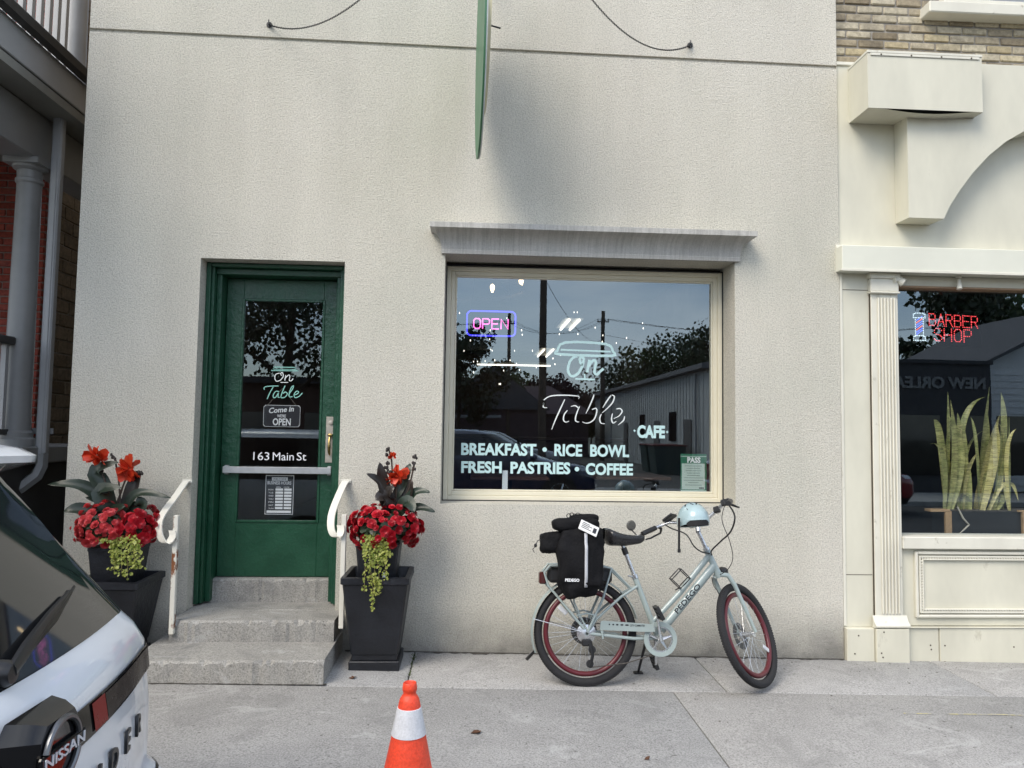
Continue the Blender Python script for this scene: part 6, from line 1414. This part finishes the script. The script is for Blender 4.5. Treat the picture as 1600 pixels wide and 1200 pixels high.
for i, ch in enumerate('OPEN'):
    m = MB()
    for ln in SEG[ch]:
        m.tube([l0+wN*(i+.08)+wN*.80*p[0]+Vector((0, 0, hN*p[1])) for p in ln], .0052, 8)
    m.build('letter_'+ch.lower(), PINKN, ns)
m = MB(); m.tube([(a.x+.03, NY_+.01, a.z), (a.x+.06, NY_+.01, 2.85)], .001, 4); m.tube([(b.x-.03, NY_+.01, a.z), (b.x-.06, NY_+.01, 2.85)], .001, 4); m.build('hanging_wire', BLK, ns)
part('backing_panel', clear('acrylic2', (.9, .9, .92)), ns, (a.x-.01, b.x+.01, NY_+.008, NY_+.011, b.z-.01, a.z+.01))
# ring chandelier
chc = onY(722, 452, 1.7); R1 = .60
chd = empty('ring_chandelier', (chc.x, 1.7, chc.z), 'black iron ring chandelier with bare bulbs hanging inside the cafe window', 'chandelier')
m = MB(); m.loop([Vector((chc.x+R1*cos(2*pi*k/40), 1.7+R1*sin(2*pi*k/40), chc.z)) for k in range(40)], (.006, .018), 6); m.build('ring', mat('aged_iron', (.12, .10, .08), .4, .2, metal=.6), chd)
m = MB()
for k in range(4): a_ = 2*pi*k/4+.6; m.tube([(chc.x+R1*cos(a_), 1.7+R1*sin(a_), chc.z), (chc.x, 1.7, 3.54)], .003, 5)
m.build('suspension_rod', BLK, chd)
for k in range(8):
    a_ = 2*pi*k/8+.25; x, y = chc.x+R1*cos(a_), 1.7+R1*sin(a_)
    m = MB(); m.lathe([(.014, .0), (.014, .06)], 10, (x, y, chc.z+.01)); so = m.build('socket', BLK, chd)
    m = MB(); m.lathe([(.008, .07), (.018, .10), (.024, .125), (.020, .15), (0, .165)], 10, (x, y, chc.z)); m.build('bulb', WARM, so)
# ceiling lights
def tube_light(px, py, z, L_, w, lab, n=2, tilt=0.0):
    p = onZ(px, py, z); e = empty('ceiling_light', (p.x, p.y, z), lab, 'light', 'fluorescent lights of the cafe')
    part('housing', mat('light_housing', (.5, .48, .42), .6), e, (p.x-w, p.x+w, p.y-L_/2, p.y+L_/2, z+.03, z+.09))
    for k in range(n):
        x = p.x-w*.5+k*w; m = MB(); m.tube([(x, p.y-L_/2+.04, z), (x, p.y+L_/2-.04, z)], .020, 8); m.build('tube', COOLT, e)
tube_light(890, 508, 3.36, 1.2, .16, 'twin tube ceiling light seen through the cafe window above the letter O'); tube_light(852, 552, 3.36, 1.6, .2, 'farther twin tube ceiling light seen left of the table emblem')
p = onZ(822, 571, 3.2); e = empty('batten_light', (p.x, p.y, 3.2), 'long horizontal batten light at the back of the cafe', 'light')
part('housing', bpy.data.materials['light_housing'], e, (p.x-1.2, p.x+1.0, p.y, p.y+.06, 3.23, 3.28)); m = MB(); m.tube([(p.x-1.2, p.y, 3.2), (p.x+.6, p.y, 3.2)], .018, 8); m.build('tube', COOLT, e)
# fairy lights strung under the ceiling
fl = empty('string_lights', (0, 4, 2.6), 'string of tiny fairy bulbs scattered across the cafe behind the window', 'lights')
FP = [(718,489),(735,532),(765,530),(766,516),(815,516),(816,523),(767,546),(769,548),(725,548),(874,522),(903,522),(930,512),(942,524),(941,534),(979,528),(963,536),(897,488),(902,488),(807,568),(864,560),(867,569),(797,563),(740,565),(746,565),(758,564),(773,563),(876,555),(804,548),(1004,505),(1005,513),(780,600),(782,600),(838,574),(812,578),(787,579),(740,582),(849,549),(832,548),(792,497)]
rr = random.Random(4); Q = [onY(px, py, 3.0+2.0*rr.random()) for px, py in FP[::1]]
m = MB(); m.ell((0,0,0), (.005, .005, .012), 8, 6); fb = m.mesh('bulb', FAIRY)
for q in Q: place('bulb', fb, q, fl)
m = MB(); Qs = sorted(Q, key=lambda q: q.x); m.tube(Qs, .0012, 4); m.build('wire', BLK, fl)
# counter and table silhouettes
ctr = empty('cafe_counter', (1.0, 7, FZ), 'dark wooden service counter deep inside the cafe', 'counter')
WOOD = mat('dark_wood', (.10, .05, .03), .5, .3, 6)
part('front', WOOD, ctr, (-.8, 2.5, 6.6, 7.2, FZ, 1.45), b=.01); part('top', WOOD, ctr, (-.85, 2.55, 6.55, 7.25, 1.45, 1.5), b=.008)
for i, (x, y) in enumerate(((.35, 1.5), (1.5, 1.7))):
    tb = empty('cafe_table', (x, y, FZ), ('square dark cafe table behind the left half of the window', 'square dark cafe table behind the right half of the window')[i], 'table', 'tables just inside the cafe window')
    part('top', WOOD, tb, (x-.35, x+.35, y-.35, y+.35, FZ+.72, FZ+.75), b=.006); part('pedestal', IRON, tb, (x-.035, x+.035, y-.035, y+.035, FZ+.03, FZ+.719)); part('foot', IRON, tb, (x-.2, x+.2, y-.2, y+.2, FZ, FZ+.029), b=.005)

# ================================================================== ACROSS THE STREET (seen as reflections)
def mir(px, py, Y, yg=GY):                     # real point at depth Y whose mirror image in the glass plane yg shows at photo pixel
    v = ray(px, py); p = CAM+v*((2*yg-Y-CAM.y)/v.y); p.y = Y; return p
METW = mat('white_metal_siding', (.52, .53, .52), .6, .08, 1.2, world=True)
wh = empty('warehouse', (14, -35, -.2), 'long pale warehouse across the lot, mirrored in the right of the cafe window', 'building')
w0, w1 = mir(1106, 574, -24), mir(962, 618, -50); xw = 9.8
m = MB(); m.box(xw, xw+5, -52, -24, -.25, 4.3); m.build('wall', METW, wh); m = MB()
m.prism([(-.4, 0), (5.4, 0), (5.4, .2), (2.5, .7), (-.4, .2)], (xw, -52.2, 4.3), (1,0,0), (0,0,1), (0, 28.5, 0)); m.build('roof', mat('warehouse_roof', (.14,.14,.15), .7), wh)
for i in range(55): part('siding_rib', METW, wh, (xw-.025, xw-.001, -51.8+i*.5, -51.72+i*.5, -.2, 4.2))
for y in (-27.5, -33, -41): part('door', mat('warehouse_door', (.12,.12,.12), .6), wh, (xw-.06, xw-.027, y, y+1.1, -.2, 2.2))
for y in (-30, -36.5): part('window', CWIN, wh, (xw-.06, xw-.027, y, y+1.2, 1.2, 2.6))
part('downpipe', GREYL, wh, (xw-.14, xw-.06, -25.6, -25.5, -.2, 4.2)); part('downpipe', GREYL, wh, (xw-.14, xw-.06, -45, -44.9, -.2, 4.2))
# dark storefront with raised letters, and the sided house beside it
DKB = mat('dark_storefront', (.05, .05, .055), .8, .15, 1)
sh = empty('dark_storefront', (16, -20, -.1), 'low dark storefront with white lettering mirrored in the barber window', 'building')
s0, s1 = mir(1375, 556, -17.2, GYB), mir(1548, 580, -17.2, GYB)
zt = (s0.z+s1.z)/2; part('wall', DKB, sh, (s0.x-1.5, s1.x, -23.5, -17.2, -.2, zt)); part('parapet', DKB, sh, (s0.x-1.55, s1.x+.05, -17.3, -17.12, zt, zt+.12))
a, b = mir(1540, 609, -17.18, GYB), mir(1398, 602, -17.18, GYB); sgw = a.x-b.x
me = text_mesh('NEW ORLEANS', .5, mat('grey_sign_letter', (.22, .22, .22), .7), ext=.02, off=.02, width=3.7); zb_ = mir(1500, 607, -17.18, GYB).z
me.transform(Matrix.Translation((a.x, -17.17, zb_)-ORG[sh.name] if False else Vector((a.x, -17.17, zb_))-ORG[sh.name]) @ Matrix.Rotation(pi, 4, 'Z') @ Matrix.Rotation(pi/2, 4, 'X')); place('lettering', me, None, sh)
for k in range(4): part('shop_window', CWIN, sh, (s0.x-1+k*1.6, s0.x+.3+k*1.6, -17.195, -17.15, .4, 2.3))
hw = empty('sided_house', (22, -20, -.1), 'white clapboard house with a grey roof mirrored at the edge of the barber window', 'house')
h0 = mir(1544, 570, -18.5, GYB); hz = mir(1570, 566, -18.5, GYB).z
SID = mat('white_clapboard', (.66, .67, .68), .6, .06, 2, world=True); part('wall', SID, hw, (h0.x, h0.x+8, -25, -18.5, -.2, hz))
for k in range(int(hz/.22)): m = MB(); m.prism([(0, 0), (.035, 0), (.004, .215), (0, .215)], (h0.x, -18.5, k*.22), (0,1,0), (0,0,1), (8, 0, 0)); m.build('clapboard', SID, hw)
m = MB(); m.prism([(-.4, -.05), (4, 2.2), (8.4, -.05), (8.2, -.05), (4, 2.0), (-.2, -.05)], (h0.x, -25.2, hz), (1,0,0), (0,0,1), (0, 7.1, 0)); m.build('roof', mat('house_shingle', (.10,.10,.11), .9, .2, 8), hw)
m = MB(); m.prism([(.05, 0), (4, 1.98), (7.95, 0)], (h0.x, -18.6, hz), (1,0,0), (0,0,1), (0, .1, 0)); m.build('gable', SID, hw)
bk = empty('brick_terrace', (-13, -31, -.2), 'low dark brick terrace behind the tree mirrored in the door glass', 'building')
part('wall', mat('dark_terrace_brick', (.09, .05, .04), .9, .2, 3, world=True), bk, (-24, -5.5, -36, -30, -.25, 3.7)); part('roof', mat('terrace_roof', (.06, .06, .065), .9), bk, (-24.3, -5.2, -36.3, -29.6, 3.7, 4.0))
for k in range(6): part('window', CWIN, bk, (-23+k*3, -21.8+k*3, -30.05, -29.98, .9, 2.3))
# small gabled house on the left
h2 = empty('gabled_house', (-5, -45, -.2), 'small dark gabled house mirrored low in the left of the cafe window', 'house')
g0 = mir(735, 660, -44); g1 = mir(800, 640, -44)
part('wall', mat('house_plum', (.10,.07,.08), .9), h2, (g0.x-2, g0.x+5, -50, -44, -.25, 3.0)); m = MB(); m.prism([(-.4, 0), (3.5, 3.0), (7.4, 0)], (g0.x-2, -50.2, 3.0), (1,0,0), (0,0,1), (0, 6.5, 0)); m.build('roof', bpy.data.materials['house_shingle'], h2)
part('porch_beam', GREYL, h2, (g0.x-2.2, g0.x+2, -43.6, -43.4, 2.4, 2.6))
h3 = empty('plum_house', (2, -48, -.2), 'low dark house with a hipped roof mirrored left of the window lettering', 'house')
g3 = mir(812, 640, -47); part('wall', bpy.data.materials['house_plum'], h3, (g3.x-3, g3.x+5, -53, -47, -.25, 2.8)); m = MB(); m.add([Vector(p) for p in ((g3.x-3.4,-46.6,2.8),(g3.x+5.4,-46.6,2.8),(g3.x+5.4,-53.4,2.8),(g3.x-3.4,-53.4,2.8),(g3.x-.5,-50,5.0),(g3.x+2.5,-50,5.0))], [[0,1,5,4],[1,2,5],[2,3,4,5],[3,0,4],[0,3,2,1]]); m.build('roof', bpy.data.materials['house_plum'], h3, 0)
# utility poles and wires
PW = mat('pole_wood', (.09, .07, .055), .9, .3, 6)
poles = []
for px, pt, Y, r_, lab in ((848, None, -16.6, .12, 'thick near utility pole mirrored left of the table emblem'), (942, 486, -40, .15, 'utility pole with wires mirrored right of the table emblem'), (795, 490, -44, .13, 'slim utility pole mirrored beside the neon sign')):
    c = mir(px, 560, Y); top = mir(px, pt, Y).z if pt else 10.5
    e = empty('utility_pole', (c.x, Y, -.2), lab, 'pole', 'utility poles across the street'); m = MB(); m.tube([(c.x, Y, -.3), (c.x, Y, top)], [r_*1.1, r_*.8], 10); m.build('post', PW, e)
    part('cross_arm', PW, e, (c.x-.38, c.x+.38, Y-.04, Y+.04, top-.72, top-.64)); m = MB()
    for dx in (-.34, -.12, .12, .34): m.lathe([(.03, 0), (.045, .05), (.03, .12), (0, .14)], 8, (c.x+dx, Y, top-.62))
    m.build('insulators', GREYL, e); poles.append((c.x, Y, top))
we = empty('overhead_wires', (poles[1][0], -40, 8), 'overhead wires running between the mirrored utility poles', 'wires')
def wire(p0, p1, sag):
    m = MB(); P = []
    for k in range(17): u = k/16; q = Vector(p0).lerp(Vector(p1), u); q.z -= sag*4*u*(1-u); P.append(q)
    m.tube(P, .009, 5); m.build('wire', BLK, we)
(x0, y0, t0), (x1, y1, t1), (x2, y2, t2) = poles
for d in (-.34, .12, .34): wire((x1+d, y1, t1-.5), (x2+d, y2, t2-.5), .9); wire((x1+d, y1, t1-.5), (x1+26+d, y1+6, t1-.2), 1.2); wire((x2+d, y2, t2-.5), (x2-24+d, y2+3, t2), 1.0)
wire((x1, y1, t1-1.8), (x0, y0, 6.4), .8); wire((x1, y1, t1-1.5), (x1+24, y1+4, t1-2.6), 1.0)
# trees
BARK = mat('bark', (.07, .055, .04), .95, .3, 8, .8, 14); TL1 = leaf_mat('tree_leaf', (.028, .055, .018), (.06, .10, .03), .55, .25, .3, 3); TL2 = leaf_mat('tree_leaf_dark', (.018, .034, .014), (.035, .06, .022), .55, .2, .3, 3); TL3 = leaf_mat('plum_leaf', (.03, .012, .02), (.05, .02, .03), .55, .2, .3, 3)
def tree(x, y, h, rad, seed, lab, leaf, nl=2600, z0=-.25, crown0=.3, ls=.16, conic=False):
    rr = random.Random(seed); e = empty('street_tree', (x, y, z0), lab, 'tree', 'trees across the street')
    m = MB(); tr_ = .05*h*.4; m.tube([(x, y, z0), (x+.1*rr.uniform(-1,1), y, z0+h*.3), (x+.3*rr.uniform(-1,1), y+.2, z0+h*.62), (x+.2*rr.uniform(-1,1), y, z0+h*.9)], [tr_, tr_*.75, tr_*.42, tr_*.1], 9)
    tips = []
    for k in range(11):
        zb = z0+h*(crown0+.05+(.85-crown0)*k/11); a = k*2.4+rr.random(); reach = rad*(1.0-.55*abs((k/11)-.35)) if not conic else rad*(1-k/12); q0 = Vector((x, y, zb)); q2 = q0+Vector((cos(a)*reach*.8, sin(a)*reach*.8, h*.12)); q1 = q0.lerp(q2, .5)+Vector((0,0,h*.02))
        m.tube([q0, q1, q2], [tr_*.4, tr_*.25, tr_*.06], 6); tips += [q1, q2, q0.lerp(q2, .75)]
    tips.append(Vector((x, y, z0+h*.93)))
    m.build('trunk', BARK, e, 60)
    L_ = MB(); cl = []
    for t_ in tips:
        for _ in range(2): cl.append((t_+Vector((rr.gauss(0, rad*.20), rr.gauss(0, rad*.20), rr.gauss(0, h*.045))), rad*rr.uniform(.16, .34)))
    V = []; Fs = []
    for i in range(nl):
        c, r_ = rr.choice(cl); d = Vector((rr.gauss(0,1), rr.gauss(0,1), rr.gauss(0,.8))).normalized()*r_*rr.random()**.4; p = c+d; s = ls*rr.uniform(.6, 1.3)
        A = Euler((rr.uniform(0, 6.28), rr.uniform(0, 6.28), rr.uniform(0, 6.28))).to_matrix(); k = len(V)
        V += [p+A @ Vector(q)*s for q in ((-.5,-.15,0),(.1,-.5,.1),(.6,.1,0),(0,.5,-.1))]; Fs.append([k, k+1, k+2, k+3])
    L_.add(V, Fs); o = L_.build('crown', leaf, e, 0, recalc=False, weld=False)
    return e
tq = mir(452, 520, -19, YD); tree(tq.x, -19, 10.5, 3.6, 1, 'broad tree with a forked trunk mirrored in the green door glass', TL2, 9000, crown0=.22, ls=.16)
for k, (px, Y, h, rad, lab, lf) in enumerate(((716, -38, 8.2, 3.0, 'dark tree mirrored at the left edge of the cafe window', TL2), (765, -52, 7.0, 4.0, 'round tree mirrored below the neon sign', TL1), (835, -56, 6.8, 3.6, 'plum-leaved tree mirrored behind the near pole', TL3), (890, -58, 6.0, 3.4, 'low plum tree mirrored left of the word On', TL3),
      (985, -60, 9.0, 4.4, 'tree mirrored behind the low end of the warehouse', TL2), (1040, -56, 10.0, 4.6, 'tall spreading tree mirrored over the warehouse roof', TL1), (1095, -53, 11.5, 4.6, 'tallest tree mirrored at the right edge of the cafe window', TL2), (925, -70, 5.6, 2.6, 'pale distant tree mirrored between the two letters', TL1), (935, -58, 4.6, 2.2, 'small bush-like tree mirrored beside the right pole', TL1))):
    c = mir(px, 600, Y); tree(c.x, Y, h*.9, rad, 20+k, lab, lf, 4600, ls=.24)
c = mir(1510, 520, -28, GYB); tree(c.x, -28, 9.4, 3.4, 41, 'spiky conifer mirrored behind the barber sign', TL2, 5000, ls=.24, conic=True)
c = mir(1580, 520, -33, GYB); tree(c.x, -33, 9.5, 4.0, 42, 'round tree mirrored above the clapboard house', TL1, 4600, ls=.25)
# parked cars and bins
BLUEP = mat('dark_blue_paint', (.015, .025, .07), .2, .05, coat=1); REDP = mat('red_paint', (.22, .015, .02), .22, .05, coat=1); SILP = mat('silver_paint', (.35, .36, .38), .25, .05, coat=1)
def put_car(lab, x, y, z, rot, pt, scale=1.0): return car('parked_car', lab, Matrix.Translation((x, y, z)) @ Matrix.Rotation(rot, 4, 'Z') @ Matrix.Scale(scale, 4), pt, False, 'cars across the street')
q = mir(898, 700, -11.8); put_car('dark blue car mirrored above the word BREAKFAST', q.x-4.5, -11.8, -.2, 0, BLUEP, 1.02)
q = mir(1440, 720, -11.9, GYB); put_car('red car mirrored low in the barber window', q.x-5.2, -11.9, -.2, 0, REDP, .95)
q = mir(800, 690, -24); put_car('silver car standing in the lot, mirrored at the left of the window', q.x-3, -24, -.19, 0, SILP, 1.0)
for k, px in enumerate((1052, 1088)):
    c = mir(px, 690, -27); e = empty('waste_bin', (xw-1.2, -26.2-1.6*k, -.19), ('dark bin by the warehouse wall, the farther of the two', 'dark bin by the warehouse wall, the nearer of the two')[1-k], 'bin', 'bins by the warehouse'); x, y = xw-1.2, -26.2-1.6*k
    m = MB(); m.prism([(-.55, 0), (.55, 0), (.7, 1.2), (-.7, 1.2)], (x, y-.6, -.19), (1,0,0), (0,0,1), (0, 1.2, 0)); m.build('tub', mat('bin_green', (.02,.05,.05), .5), e); part('lid', mat('bin_lid', (.12,.02,.02), .5), e, (x-.75, x+.75, y-.65, y+.65, 1.011, 1.08), b=.02)
